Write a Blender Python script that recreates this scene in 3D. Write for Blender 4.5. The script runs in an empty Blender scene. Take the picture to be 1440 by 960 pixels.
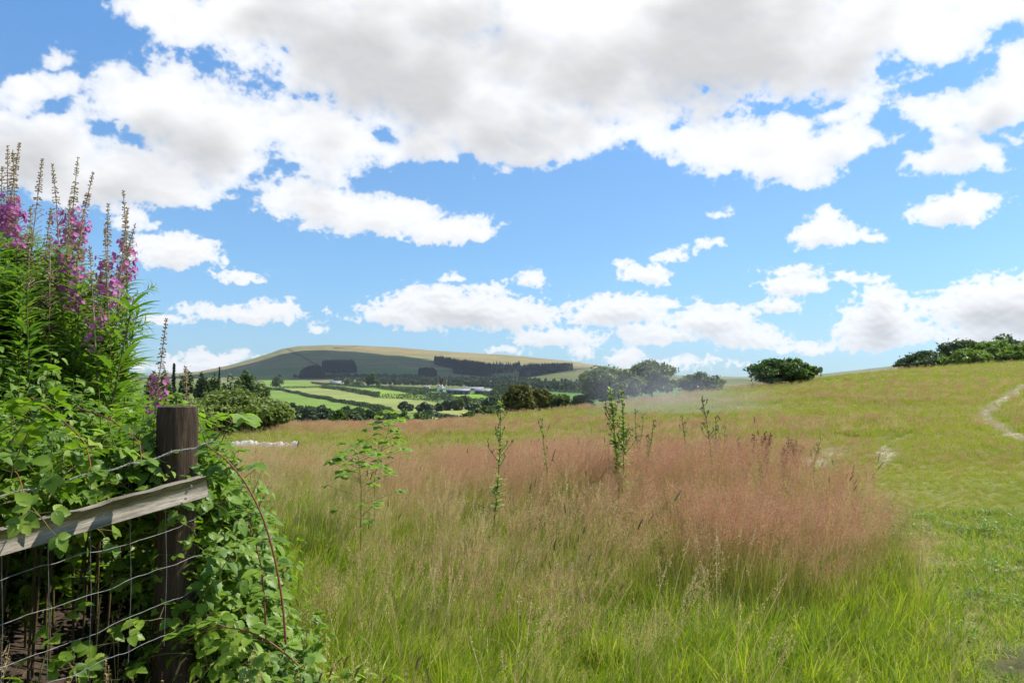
import bpy, math, random
import numpy as np
from mathutils import Vector, Matrix
rng = np.random.default_rng(7)
random.seed(7)
S = bpy.context.scene
COL = S.collection
R = math.radians
PI = math.pi

# ------------------------------------------------------------------ camera
F = 1160.0; PITCH = math.atan(65 / F); EYE = 1.6
cam = bpy.data.cameras.new('camera'); camo = bpy.data.objects.new('camera', cam); COL.objects.link(camo)
cam.sensor_width = 36; cam.lens = 36 * F / 1440; cam.clip_start = 0.05; cam.clip_end = 40000
camo.location = (0, 0, EYE); camo.rotation_euler = (PI / 2 + PITCH, 0, 0)
S.camera = camo

def ray(px, py):
    """direction of a photo pixel, scaled so that y = 1"""
    a = (px - 720) / F; b = (480 - py) / F
    c, s = math.cos(PITCH), math.sin(PITCH)
    y = c - b * s; z = s + b * c
    return a / y, z / y                       # u = x/Y, slope = dz/Y
def proj(x, y, z):
    """world -> photo pixel (arrays)"""
    c, s = math.cos(PITCH), math.sin(PITCH)
    zz = z - EYE
    f = y * c + zz * s; v = -y * s + zz * c
    f = np.where(f < 0.05, 0.05, f)
    return 720 + F * x / f, 480 - F * v / f
def at(px, py, Y):
    u, m = ray(px, py)
    return np.array([u * Y, Y, EYE + m * Y])
def U(px): return ray(px, 545)[0]
def M(py): return ray(720, py)[1]

# ------------------------------------------------------------------ value noise
_T = np.random.default_rng(3).random((256, 256))
def vn(x, y):
    x = np.asarray(x, float); y = np.asarray(y, float)
    xi = np.floor(x).astype(int); yi = np.floor(y).astype(int)
    fx = x - xi; fy = y - yi; fx = fx * fx * (3 - 2 * fx); fy = fy * fy * (3 - 2 * fy)
    g = lambda a, b: _T[a & 255, b & 255]
    return (g(xi, yi) * (1 - fx) + g(xi + 1, yi) * fx) * (1 - fy) + (g(xi, yi + 1) * (1 - fx) + g(xi + 1, yi + 1) * fx) * fy
def fbm(x, y, o=4):
    t = 0; a = 0.5; n = 0
    for k in range(o):
        t = t + a * vn(x * 2 ** k + 17.3 * k, y * 2 ** k + 9.1 * k); n += a; a *= .5
    return t / n
def sst(a, b, x):
    t = np.clip((x - a) / (b - a), 0, 1); return t * t * (3 - 2 * t)

# ------------------------------------------------------------------ terrain height
_cu = [U(p) for p in (-150, 198, 395, 604, 836, 1056, 1265, 1440, 1600)]
_cy = [26, 28, 32, 38, 52, 70, 85, 95, 100]
_cz = [EYE + y * M(p) for y, p in zip(_cy, (628, 618, 606, 601, 575, 544, 520, 508, 500))]
_ru = [U(p) for p in (150, 280, 320, 360, 385, 395, 420, 455, 500, 560, 640, 720, 800, 860, 900, 960, 1060)]
_rp = [532, 522, 514, 503, 495, 491, 487, 485, 486, 489, 495, 500, 508, 517, 524, 532, 536]
_su = [U(p) for p in (690, 735, 762, 800, 830, 860, 900, 960, 1060)]
_sp = [534, 531, 527, 521, 518.5, 520, 525, 531, 534]
_du = [U(p) for p in (200, 860, 950, 1000, 1060, 1150, 1190, 1240, 1275, 1340, 1500)]
_dp = [540, 532, 526.5, 528.5, 530, 526, 521.5, 516, 512, 500, 480]
_fy = [90, 150, 220, 300, 450, 700, 1000, 1400]
_fp = [672, 640, 612, 597, 579, 560, 549, 541]
def H(x, Y):
    x = np.asarray(x, float); Y = np.asarray(Y, float)
    Yp = np.maximum(Y, 0.6)
    u = np.clip(x / Yp, -.95, .95)
    yc = np.interp(u, _cu, _cy); zc = np.interp(u, _cu, _cz)
    t = np.clip(Yp / yc, 0, 1)
    near = zc * t ** 1.5 * (1.25 - .25 * t)
    # small unevenness and the bank under the hedge
    near = near + (fbm(x * .35 + 5, Y * .35) - .5) * .22 * np.clip(Y / 8, 0, 1) * np.clip((yc - Yp) / 10, 0, 1)
    near = near + .26 * sst(6.3, 9.3, Y) * sst(14.5, 11, Y) * sst(-1.8, 1, x) * sst(4.6, 3.2, x)
    near = near + .45 * sst(-.9, -2.6, x) * sst(12, 6, Y) * sst(.5, 2, Y)
    # beyond the crest
    lp = np.log(Yp)
    fz = EYE + Yp * M(0) * 0
    py = np.interp(lp, np.log(_fy), _fp)
    rp = np.interp(u, _ru, _rp); sp = np.interp(u, _su, _sp, left=534, right=534); dp = np.interp(u, _du, _dp)
    t1 = np.clip((Yp - 1400) / 500, 0, 1)
    py = np.where(Yp > 1400, 541 + (sp - 541) * (t1 * (2 - t1)), py)
    t2 = np.clip((Yp - 1900) / 1200, 0, 1)
    base = sp + 1.5 * sst(0, .15, t2) * (sp < 533)
    py = np.where(Yp > 1900, base + (rp - base) * (np.sin(t2 * PI / 2) ** 1.15), py)
    t3 = np.clip((Yp - 3100) / 900, 0, 1)
    py = np.where(Yp > 3100, rp + (np.maximum(rp + 6, 540) - rp) * t3, py)
    t4 = np.clip((Yp - 4000) / 900, 0, 1)
    py = np.where(Yp > 4000, np.maximum(rp + 6, 540) + (dp - np.maximum(rp + 6, 540)) * t4, py)
    t5 = np.clip((Yp - 4900) / 1500, 0, 1)
    py = np.where(Yp > 4900, dp + (560 - dp) * t5, py)
    slope = (545 - py) / F * 1.003
    far = EYE + Yp * slope
    far = far + (fbm(x * .004, Y * .004) - .5) * 5 * sst(1300, 2000, Y) + (fbm(x * .02, Y * .02) - .5) * 3 * sst(250, 600, Y)
    # the right side stays higher behind the crest
    hi = zc + 2.0
    far = np.where(Yp < 1500, far + (hi - far) * sst(.18, .42, u) * sst(1500, 300, Yp), far)
    w = sst(0, 1, (Yp - yc) / 110)
    mid = zc - .03 * np.clip(Yp - yc, 0, 200)
    z = np.where(Yp <= yc, near, mid + (far - mid) * w)
    return np.where(Y < .6, near * np.clip(1 + Y / 40, .0, 1), z)
def hit(px, py, y0=2.0, y1=6000):
    """where the sight line of a photo pixel meets the ground beyond y0"""
    u, m = ray(px, py)
    ys = np.exp(np.linspace(math.log(y0), math.log(y1), 4000))
    d = H(u * ys, ys) - (EYE + m * ys)
    k = np.argmax(d >= 0)
    if d[k] < 0: return None
    Y = ys[k]; return np.array([u * Y, Y, float(H(u * Y, Y))])
def inpoly(px, py, poly):
    px = np.asarray(px); py = np.asarray(py); r = np.zeros(px.shape, bool); n = len(poly)
    for i in range(n):
        x1, y1 = poly[i]; x2, y2 = poly[(i + 1) % n]
        if y1 == y2: continue
        c = ((y1 > py) != (y2 > py)) & (px < (x2 - x1) * (py - y1) / (y2 - y1) + x1)
        r ^= c
    return r

# ------------------------------------------------------------------ mesh builder
class MB:
    def __init__(s): s.v = []; s.f4 = []; s.f3 = []; s.m4 = []; s.m3 = []; s.n = 0
    def add(s, v, f, m=0):
        v = np.asarray(v, float).reshape(-1, 3); f = np.asarray(f, int)
        s.v.append(v)
        if f.shape[1] == 4: s.f4.append(f + s.n); s.m4.append(np.full(len(f), m))
        else: s.f3.append(f + s.n); s.m3.append(np.full(len(f), m))
        s.n += len(v)
    def data(s):
        v = np.concatenate(s.v)
        f4 = np.concatenate(s.f4) if s.f4 else np.zeros((0, 4), int)
        f3 = np.concatenate(s.f3) if s.f3 else np.zeros((0, 3), int)
        m = np.concatenate(s.m4 + s.m3)
        return v, f4, f3, m
    def mesh(s, name, mats, smooth=False):
        v, f4, f3, m = s.data()
        me = bpy.data.meshes.new(name)
        me.vertices.add(len(v)); me.vertices.foreach_set('co', v.ravel())
        loops = np.concatenate([f4.ravel(), f3.ravel()]).astype(np.int32)
        tot = np.concatenate([np.full(len(f4), 4), np.full(len(f3), 3)]).astype(np.int32)
        st = np.concatenate([[0], np.cumsum(tot)[:-1]]).astype(np.int32)
        me.loops.add(len(loops)); me.loops.foreach_set('vertex_index', loops)
        me.polygons.add(len(tot)); me.polygons.foreach_set('loop_start', st); me.polygons.foreach_set('loop_total', tot)
        me.polygons.foreach_set('material_index', m.astype(np.int32))
        if smooth: me.polygons.foreach_set('use_smooth', np.ones(len(tot), bool))
        for k in (mats if isinstance(mats, (list, tuple)) else [mats]): me.materials.append(k)
        me.update(calc_edges=True); me.validate()
        return me
    def obj(s, name, mats, parent=None, smooth=False, loc=None, link=True):
        o = bpy.data.objects.new(name, s.mesh(name, mats, smooth))
        if link: COL.objects.link(o)
        if parent is not None: o.parent = parent
        if loc is not None: o.location = loc
        return o
def tag(o, label=None, cat=None, group=None, kind=None):
    if label: o['label'] = label
    if cat: o['category'] = cat
    if group: o['group'] = group
    if kind: o['kind'] = kind
    return o
def empty(name, loc, label, cat, group=None, rz=0):
    o = bpy.data.objects.new(name, None); COL.objects.link(o); o.location = loc; o.rotation_euler = (0, 0, rz)
    o.empty_display_size = .1
    return tag(o, label, cat, group)
def copy_thing(root, loc, rz=0, scale=1, label=None, tilt=(0, 0)):
    r = root.copy(); COL.objects.link(r); r.location = loc
    r.rotation_euler = (tilt[0], tilt[1], rz); r.scale = (scale,) * 3 if not hasattr(scale, '__len__') else scale
    if label: r['label'] = label
    for c in list(root.children):
        d = c.copy(); COL.objects.link(d); d.parent = r
        for g in list(c.children):
            e = g.copy(); COL.objects.link(e); e.parent = d
    return r

def tube(pts, rad, sides=6, cap=True):
    pts = np.asarray(pts, float); n = len(pts)
    rad = np.broadcast_to(np.asarray(rad, float), (n,))
    t = np.gradient(pts, axis=0); t /= np.linalg.norm(t, axis=1)[:, None] + 1e-9
    ref = np.array([0, 0, 1.0]) if abs(t[0][2]) < .9 else np.array([1.0, 0, 0])
    a = np.cross(t, ref); a /= np.linalg.norm(a, axis=1)[:, None] + 1e-9
    b = np.cross(t, a)
    an = np.linspace(0, 2 * PI, sides, endpoint=False)
    v = (pts[:, None, :] + rad[:, None, None] * (np.cos(an)[None, :, None] * a[:, None, :] + np.sin(an)[None, :, None] * b[:, None, :])).reshape(-1, 3)
    i = np.arange(n - 1)[:, None] * sides; j = np.arange(sides)[None, :]; k = (j + 1) % sides
    f = np.stack([i + j, i + k, i + sides + k, i + sides + j], -1).reshape(-1, 4)
    return v, f
def ribbon(base, direc, side, L, W, bend, nseg=3, drop=0.0):
    """arrays of blades: base (n,3), direc (n,3) unit initial dir, side (n,3), L, W (n), bend (n,3) tip offset"""
    n = len(base); ts = np.linspace(0, 1, nseg + 1)
    wid = (1 - ts ** 1.8) ; wid[-1] = 0.04
    c = base[:, None, :] + direc[:, None, :] * (L[:, None] * ts)[:, :, None] + bend[:, None, :] * (ts ** 2)[None, :, None]
    off = side[:, None, :] * (W[:, None] * wid[None, :] * .5)[:, :, None]
    v = np.stack([c - off, c + off], 2).reshape(-1, 3)
    m = 2 * (nseg + 1)
    q = np.array([[2 * i, 2 * i + 1, 2 * i + 3, 2 * i + 2] for i in range(nseg)])
    f = (q[None] + (np.arange(n) * m)[:, None, None]).reshape(-1, 4)
    return v, f
def unit(v): return v / (np.linalg.norm(v, axis=-1, keepdims=True) + 1e-9)
def quads_at(c, n, up, sx, sy, fold=0.25):
    """kite shaped leaf quads: centre c, normal n, long axis up"""
    n = unit(n); a = unit(up - (up * n).sum(-1, keepdims=True) * n); b = np.cross(n, a)
    sx = np.asarray(sx)[:, None]; sy = np.asarray(sy)[:, None]
    v = np.stack([c - a * sy, c + b * sx - a * sy * .1 + n * sx * fold, c + a * sy, c - b * sx - a * sy * .1 + n * sx * fold], 1).reshape(-1, 3)
    f = np.arange(len(v)).reshape(-1, 4)
    return v, f

# ------------------------------------------------------------------ materials
def newmat(name):
    m = bpy.data.materials.new(name); m.use_nodes = True
    nt = m.node_tree; nt.nodes.clear()
    o = nt.nodes.new('ShaderNodeOutputMaterial')
    return m, nt, o
def L_(nt, a, b): nt.links.new(a, b)
def ramp(nt, stops, fac, interp='LINEAR'):
    r = nt.nodes.new('ShaderNodeValToRGB'); cr = r.color_ramp; cr.interpolation = interp
    while len(cr.elements) > 1: cr.elements.remove(cr.elements[-1])
    cr.elements[0].position = stops[0][0]; cr.elements[0].color = (*stops[0][1], 1)
    for p, c in stops[1:]:
        e = cr.elements.new(p); e.color = (*c, 1)
    L_(nt, fac, r.inputs[0]); return r.outputs[0]
def noise(nt, scale, detail=4, rough=.55, vec=None, out='Fac', dist=0.0):
    n = nt.nodes.new('ShaderNodeTexNoise'); n.inputs['Scale'].default_value = scale
    n.inputs['Detail'].default_value = detail; n.inputs['Roughness'].default_value = rough; n.inputs['Distortion'].default_value = dist
    if vec is not None: L_(nt, vec, n.inputs['Vector'])
    return n.outputs[out]
def objco(nt):
    return nt.nodes.new('ShaderNodeTexCoord').outputs['Object']
def worldco(nt):
    return nt.nodes.new('ShaderNodeNewGeometry').outputs['Position']
def mixc(nt, fac, a, b, mode='MIX'):
    m = nt.nodes.new('ShaderNodeMix'); m.data_type = 'RGBA'; m.blend_type = mode
    for s, v in ((m.inputs[0], fac), (m.inputs[6], a), (m.inputs[7], b)):
        if hasattr(v, 'is_linked') or hasattr(v, 'node'): L_(nt, v, s)
        elif hasattr(v, '__len__'): s.default_value = (*v, 1)
        else: s.default_value = v
    return m.outputs[2]
def leaf_mat(name, cols, rough=.5, transl=.35, tcol=None, spec=.35, by='island', lo=0.0, hi=1.0):
    """foliage: colour varies from leaf to leaf and plant to plant"""
    m, nt, o = newmat(name)
    g = nt.nodes.new('ShaderNodeNewGeometry'); oi = nt.nodes.new('ShaderNodeObjectInfo')
    if by == 'island':
        mx = nt.nodes.new('ShaderNodeMath'); mx.operation = 'MULTIPLY_ADD'; mx.inputs[1].default_value = .6
        m2 = nt.nodes.new('ShaderNodeMath'); m2.operation = 'MULTIPLY'; m2.inputs[1].default_value = .4
        L_(nt, oi.outputs['Random'], m2.inputs[0]); L_(nt, g.outputs['Random Per Island'], mx.inputs[0]); L_(nt, m2.outputs[0], mx.inputs[2])
        fac = mx.outputs[0]
    elif by == 'noise':
        mx = nt.nodes.new('ShaderNodeMath'); mx.operation = 'MULTIPLY_ADD'; mx.inputs[1].default_value = .45
        m2 = nt.nodes.new('ShaderNodeMath'); m2.operation = 'MULTIPLY_ADD'; m2.inputs[1].default_value = .9; m2.inputs[2].default_value = -.17
        L_(nt, noise(nt, .6, 3, vec=worldco(nt)), m2.inputs[0]); L_(nt, g.outputs['Random Per Island'], mx.inputs[0]); L_(nt, m2.outputs[0], mx.inputs[2])
        fac = mx.outputs[0]
    else: fac = oi.outputs['Random']
    c = ramp(nt, [(i / (len(cols) - 1), k) for i, k in enumerate(cols)], fac)
    p = nt.nodes.new('ShaderNodeBsdfPrincipled'); L_(nt, c, p.inputs['Base Color'])
    p.inputs['Roughness'].default_value = rough; p.inputs['Specular IOR Level'].default_value = spec
    t = nt.nodes.new('ShaderNodeBsdfTranslucent')
    tc = mixc(nt, 1.0, c, tcol or (1.5, 1.7, .6), 'MULTIPLY'); L_(nt, tc, t.inputs['Color'])
    mx = nt.nodes.new('ShaderNodeMixShader'); mx.inputs[0].default_value = transl
    L_(nt, p.outputs[0], mx.inputs[1]); L_(nt, t.outputs[0], mx.inputs[2]); L_(nt, mx.outputs[0], o.inputs[0])
    return m
def plain_mat(name, c1, c2, scale=10, rough=.8, bump=0, bscale=40, stretch=None, metal=0, spec=.3):
    m, nt, o = newmat(name)
    vec = objco(nt)
    if stretch:
        mp = nt.nodes.new('ShaderNodeMapping'); mp.inputs['Scale'].default_value = stretch; L_(nt, vec, mp.inputs[0]); vec = mp.outputs[0]
    c = ramp(nt, [(.3, c1), (.7, c2)], noise(nt, scale, 6, .6, vec))
    p = nt.nodes.new('ShaderNodeBsdfPrincipled'); L_(nt, c, p.inputs['Base Color']); p.inputs['Roughness'].default_value = rough
    p.inputs['Metallic'].default_value = metal; p.inputs['Specular IOR Level'].default_value = spec
    if bump:
        b = nt.nodes.new('ShaderNodeBump'); b.inputs['Strength'].default_value = bump; b.inputs['Distance'].default_value = .01
        L_(nt, noise(nt, bscale, 6, .7, vec), b.inputs['Height']); L_(nt, b.outputs[0], p.inputs['Normal'])
    L_(nt, p.outputs[0], o.inputs[0]); return m

# ------------------------------------------------------------------ sky with clouds
SUN_AZ, SUN_EL = R(72), R(54)             # azimuth clockwise from +Y
HAZE = .00005
# ------------------------------------------------------------------ clouds: density and light computed over the sky
def gnoise(x, y, seed=0):
    g = np.random.default_rng(100 + seed); ang = g.random((256, 256)) * 2 * PI; gx = np.cos(ang).astype(np.float32); gy = np.sin(ang).astype(np.float32)
    xi = np.floor(x).astype(np.int32); yi = np.floor(y).astype(np.int32); fx = (x - xi).astype(np.float32); fy = (y - yi).astype(np.float32)
    ux = fx * fx * fx * (fx * (fx * 6 - 15) + 10); uy = fy * fy * fy * (fy * (fy * 6 - 15) + 10)
    def d(a, b):
        i = (xi + a) & 255; j = (yi + b) & 255; return gx[i, j] * (fx - a) + gy[i, j] * (fy - b)
    return (d(0, 0) * (1 - ux) + d(1, 0) * ux) * (1 - uy) + (d(0, 1) * (1 - ux) + d(1, 1) * ux) * uy
def gfbm(x, y, o=6, rough=.5, seed=0, billow=False):
    t = 0; a = 1.0; c, s = math.cos(.6), math.sin(.6)
    for k in range(o):
        n = gnoise(x, y, seed + k) * 1.5
        t = t + a * ((np.abs(n) * 2 - .55) if billow else n); a *= rough
        x, y = (x * c - y * s) * 2.03 + 11.7, (x * s + y * c) * 2.03 + 5.3
    return t
CLOUDS = [  # photo pixel centre, radii, weight
 (235,8,85,30,1),(330,18,90,42,1),(500,50,190,85,1),(640,115,200,95,1),(850,80,260,115,1),(1060,60,260,95,1),(1240,35,190,62,1),(1400,-5,100,34,1),
 (600,5,330,60,1),(1000,0,380,60,1),
 (240,160,105,72,1),(60,218,120,46,1),(150,248,150,42,1),(310,205,110,52,1),(435,193,118,47,1),(350,240,120,17,1),(48,140,48,28,1),(215,268,80,24,1),(520,208,66,22,1),
 (1060,205,130,34,1),(1110,230,72,34,1),(1210,200,52,16,1),(970,188,60,24,1),(1180,150,34,14,.8),(1160,200,70,26,1),
 (800,185,90,40,1),(700,185,80,38,1),(600,205,55,28,1),(770,215,60,18,1),
 (455,288,78,24,1),(535,305,90,30,1),(612,325,62,20,1),(665,330,22,10,.9),
 (1370,152,100,28,1),(1425,105,50,46,1),(1350,226,72,30,1),(1340,190,30,14,.9),(1300,155,28,9,.8),
 (1350,294,74,19,1),(1160,333,52,16,1),(1162,308,22,12,.9),(1215,338,28,6,.8),(1115,401,40,16,1),(1092,432,28,9,.9),(1200,392,32,8,.7),(1010,300,18,5,.6),(1002,342,15,9,.6),
 (945,357,22,8,.6),(908,386,33,13,1),(880,371,11,5,.8),(748,392,16,10,.9),(690,403,25,8,.8),(638,387,11,5,.8),
 (650,438,125,26,1),(560,443,62,11,1),(710,446,84,17,1),(615,414,42,14,1),(870,438,72,21,1),(785,475,52,13,.9),(925,472,62,14,1),(1000,452,60,23,1),(1050,476,50,17,1),(1125,487,40,8,.9),
 (875,502,24,12,1),(815,495,15,8,.8),(715,495,26,6,.9),(940,425,15,6,.7),
 (1240,460,66,32,1),(1225,482,60,14,1),(1242,424,40,20,1),(1390,432,84,40,1),(1405,474,80,26,1),(1325,430,26,12,.9),(1450,440,70,48,1),
 (245,355,60,21,1),(195,310,36,18,1),(335,388,32,9,.9),(345,442,84,11,1),(380,431,34,10,.9),(230,452,30,7,.9),(445,463,10,5,.6),(300,502,52,9,.9),(270,515,66,9,.9),
 (70,88,20,10,.7),(560,512,64,6,.6),(960,512,60,6,.6),(1120,380,30,5,.5),
 (-250,120,220,110,1),(-160,330,120,40,1),(1650,180,180,90,1),(1720,400,130,45,1),(500,-260,520,120,1),(1300,-280,400,120,1),(-500,400,90,30,1),(2000,260,150,60,1)]
AZ0, AZ1, EL0, EL1 = -60.0, 60.0, -3.0, 49.0
def cloud_maps(W=2304, Hh=1000):
    """cloud cover and brightness on an azimuth / elevation grid (degrees)"""
    az = (np.arange(W) + .5) / W * (AZ1 - AZ0) + AZ0; el = (np.arange(Hh) + .5) / Hh * (EL1 - EL0) + EL0
    A, E = np.meshgrid(az.astype(np.float32), el.astype(np.float32))
    low = np.clip((15 - E) / 7, 0, 1)
    w1 = gfbm(A * .16, E * .22, 3, .5, 40); w2 = gfbm(A * .16 + 90, E * .22, 3, .5, 50)
    f1 = gfbm(A * .9 + 31, E * 1.1, 2, .5, 45); f2 = gfbm(A * .9 + 71, E * 1.1, 2, .5, 55)
    wa = A + w1 * (1.3 - low * .9) + f1 * .3; we = E + w2 * (.9 - low * .7) + f2 * .22
    acc = np.full(A.shape, -1.2, np.float32); base = np.zeros(A.shape, np.float32)
    for cx, cy, rx, ry, wt in CLOUDS:
        u, m = ray(cx, cy); ca = math.degrees(math.atan(u)); ce = math.degrees(math.atan(m / math.sqrt(1 + u * u)))
        k = math.cos(math.atan(u)); ra = rx / F * 57.3 * k * k * 1.08; re = ry / F * 57.3 * k * 1.08
        i0, i1 = np.searchsorted(az, [ca - ra * 2.2 - 3, ca + ra * 2.2 + 3]); j0, j1 = np.searchsorted(el, [ce - re * 2.5 - 3, ce + re * 2.5 + 3])
        if i1 <= i0 or j1 <= j0: continue
        sl_ = np.s_[j0:j1, i0:i1]
        dy = (we[sl_] - ce) / re; dy = np.where(dy < 0, dy * 1.12, dy * .96)
        d = 1 - np.sqrt(((wa[sl_] - ca) / ra) ** 2 + dy ** 2)
        s = np.clip(math.sqrt(min(ra, re * 1.5)) * .62, .42, 1.15) * wt
        d = d * s
        a = acc[sl_]; k2 = .22; h = np.clip(.5 + .5 * (d - a) / k2, 0, 1); acc[sl_] = a * (1 - h) + d * h + k2 * h * (1 - h)
    lo = gfbm(A * .28, E * .42, 7, .47, 0); bi = gfbm(A * .5 + 3, E * .7, 6, .46, 10, True)
    lo2 = gfbm(A * .75 + 9, E * 1.1, 6, .47, 20); bi2 = gfbm(A * 1.5 + 7, E * 2.0, 5, .5, 30, True)
    fld = (lo * .36 - bi * .17) * (1 - low) + (lo2 * .20 - bi2 * .15) * low
    D = np.minimum(acc, .9) + fld * .95 + .05
    wisp = gfbm(A * 1.9 + 5, E * 2.2, 6, .62, 60)
    alpha = 1 - np.exp(-np.clip(D + .08 + wisp * .08, 0, 2) * (4.6 + 3.2 * low))
    alpha = alpha * sst(0, .30 - .08 * low, D + .12 + wisp * .13)
    rho = np.clip(D, 0, 1.4)
    # light travels down from the upper right: add up what lies that way
    dx = W / (AZ1 - AZ0); dyy = Hh / (EL1 - EL0)
    tot = np.zeros_like(rho)
    for st, wgt in ((.2, .15), (.4, .15), (.65, .2), (.95, .25), (1.3, .3), (1.75, .35), (2.3, .4), (3.0, .5), (3.8, .5)):
        sc = 1.0
        s1 = np.roll(rho, (-int(st * .92 * dyy), -int(st * .4 * dx)), (0, 1))
        sh = int(st * .45 * .92 * dyy); s2 = np.roll(rho, (-max(sh, 1), -int(st * .18 * dx)), (0, 1))
        tot += wgt * (s1 * (1 - low) + s2 * low * 1.2)
    def blur(a, n):
        for ax in (0, 1):
            c = np.cumsum(np.pad(a, [(n + 1, n) if i == ax else (0, 0) for i in (0, 1)], mode='edge'), axis=ax)
            a = (np.take(c, range(2 * n + 1, c.shape[ax]), ax) - np.take(c, range(0, c.shape[ax] - 2 * n - 1), ax)) / (2 * n + 1)
        return a
    tot = blur(blur(tot, 9), 9)
    thick = blur(blur(rho, 16), 16)
    lo3 = gfbm(A * .10 + 60, E * .17 + 7, 3, .45, 70)
    q = tot * .40 + thick * .55 + lo3 * .55 * (1 - low) + bi * .05 * (1 - low) - .30 - lo * .05
    lum = 1.08 - .44 * sst(.05, 1.35, q) - .11 * low * sst(.05, .8, tot)
    # brighter rims, crisp small relief
    rel = np.gradient(blur(D, 2), axis=0) * dyy * .9 + np.gradient(blur(D, 2), axis=1) * dx * .25
    lum = blur(lum, 3) + np.clip(-rel, -1, 1) * (.03 + .06 * low)
    return alpha.astype(np.float32), np.clip(lum, .3, 1.08).astype(np.float32)

SKY_STR = .088
def sky():
    al, lu = cloud_maps(); hh, ww = al.shape
    im = bpy.data.images.new('cloud_cover', ww, hh, float_buffer=True, is_data=True)
    px = np.ones((hh, ww, 4), np.float32); px[..., 0] = al; px[..., 1] = lu; px[..., 2] = 0
    im.pixels.foreach_set(px.ravel()); im.pack()
    w = bpy.data.worlds.new('World'); S.world = w; w.use_nodes = True; nt = w.node_tree; nt.nodes.clear(); N = nt.nodes.new
    out = N('ShaderNodeOutputWorld'); bg = N('ShaderNodeBackground')
    st = N('ShaderNodeTexSky'); st.sky_type = 'NISHITA'; st.sun_disc = False
    st.sun_elevation = SUN_EL; st.sun_rotation = SUN_AZ; st.altitude = 200; st.air_density = 1.0; st.dust_density = .3; st.ozone_density = 1.5
    def M_(op, a, b=None, c=None, clamp=False):
        n = N('ShaderNodeMath'); n.operation = op; n.use_clamp = clamp
        for i, v in enumerate((a, b, c)):
            if v is None: continue
            if hasattr(v, 'node'): L_(nt, v, n.inputs[i])
            else: n.inputs[i].default_value = v
        return n.outputs[0]
    tc = N('ShaderNodeTexCoord'); sp = N('ShaderNodeSeparateXYZ'); L_(nt, tc.outputs['Generated'], sp.inputs[0])
    az = M_('MULTIPLY', M_('ARCTAN2', sp.outputs[0], sp.outputs[1]), 57.2958)
    el = M_('MULTIPLY', M_('ARCSINE', sp.outputs[2]), 57.2958)
    cb = N('ShaderNodeCombineXYZ'); L_(nt, M_('FRACT', M_('MULTIPLY_ADD', az, 1 / (AZ1 - AZ0), -AZ0 / (AZ1 - AZ0))), cb.inputs[0])
    L_(nt, M_('MULTIPLY_ADD', el, 1 / (EL1 - EL0), -EL0 / (EL1 - EL0)), cb.inputs[1])
    ti = N('ShaderNodeTexImage'); ti.image = im; ti.extension = 'EXTEND'; ti.interpolation = 'Linear'; L_(nt, cb.outputs[0], ti.inputs[0])
    si = N('ShaderNodeSeparateColor'); L_(nt, ti.outputs[0], si.inputs[0])
    fade = N('ShaderNodeMapRange'); L_(nt, el, fade.inputs[0]); fade.inputs[1].default_value = 44; fade.inputs[2].default_value = 49; fade.inputs[3].default_value = 1; fade.inputs[4].default_value = 0
    gain = ramp(nt, [(0, CLOUD_LO), (1, CLOUD_HI)], si.outputs[1])
    cs = N('ShaderNodeVectorMath'); cs.operation = 'SCALE'; L_(nt, gain, cs.inputs[0]); cs.inputs['Scale'].default_value = CLOUD_GAIN
    tint = ramp(nt, SKY_TINT, M_('DIVIDE', el, 40.0, clamp=True))
    ts = N('ShaderNodeVectorMath'); ts.operation = 'SCALE'; L_(nt, tint, ts.inputs[0]); ts.inputs['Scale'].default_value = 2.0
    sk = mixc(nt, 1.0, st.outputs[0], ts.outputs[0], 'MULTIPLY')
    L_(nt, mixc(nt, M_('MULTIPLY', si.outputs[0], fade.outputs[0]), sk, cs.outputs[0]), bg.inputs[0]); bg.inputs[1].default_value = SKY_STR
    L_(nt, bg.outputs[0], out.inputs[0])
    w.cycles.sampling_method = 'MANUAL'; w.cycles.sample_map_resolution = 512
CLOUD_GAIN = 8.6; CLOUD_LO = (0.0, 0.0, 0.0); CLOUD_HI = (1, 1, 1)
SKY_TINT = [(0, (.26, .405, .60)), (.2, (.345, .51, .64)), (.35, (.37, .54, .66)), (.62, (.40, .655, .83)), (1, (.38, .64, .82))]
sky()
sl = bpy.data.lights.new('sun', 'SUN'); so = bpy.data.objects.new('sun', sl); COL.objects.link(so)
sl.energy = 5.0; sl.angle = R(.53); sl.color = (1, .95, .87)
sdir = Vector((math.sin(SUN_AZ) * math.cos(SUN_EL), math.cos(SUN_AZ) * math.cos(SUN_EL), math.sin(SUN_EL)))
so.rotation_euler = sdir.to_track_quat('Z', 'Y').to_euler(); so.location = (20, 10, 60)
S.view_settings.view_transform = 'Standard'; S.view_settings.look = 'None'; S.view_settings.exposure = 0.5; S.view_settings.gamma = 1
S.render.engine = 'CYCLES'
S.cycles.max_bounces = 5; S.cycles.diffuse_bounces = 2; S.cycles.glossy_bounces = 2; S.cycles.transmission_bounces = 3; S.cycles.transparent_max_bounces = 8; S.cycles.volume_bounces = 0
S.cycles.caustics_reflective = False; S.cycles.caustics_refractive = False
S.cycles.use_denoising = True
S.cycles.use_adaptive_sampling = True; S.cycles.adaptive_threshold = .02

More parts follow.
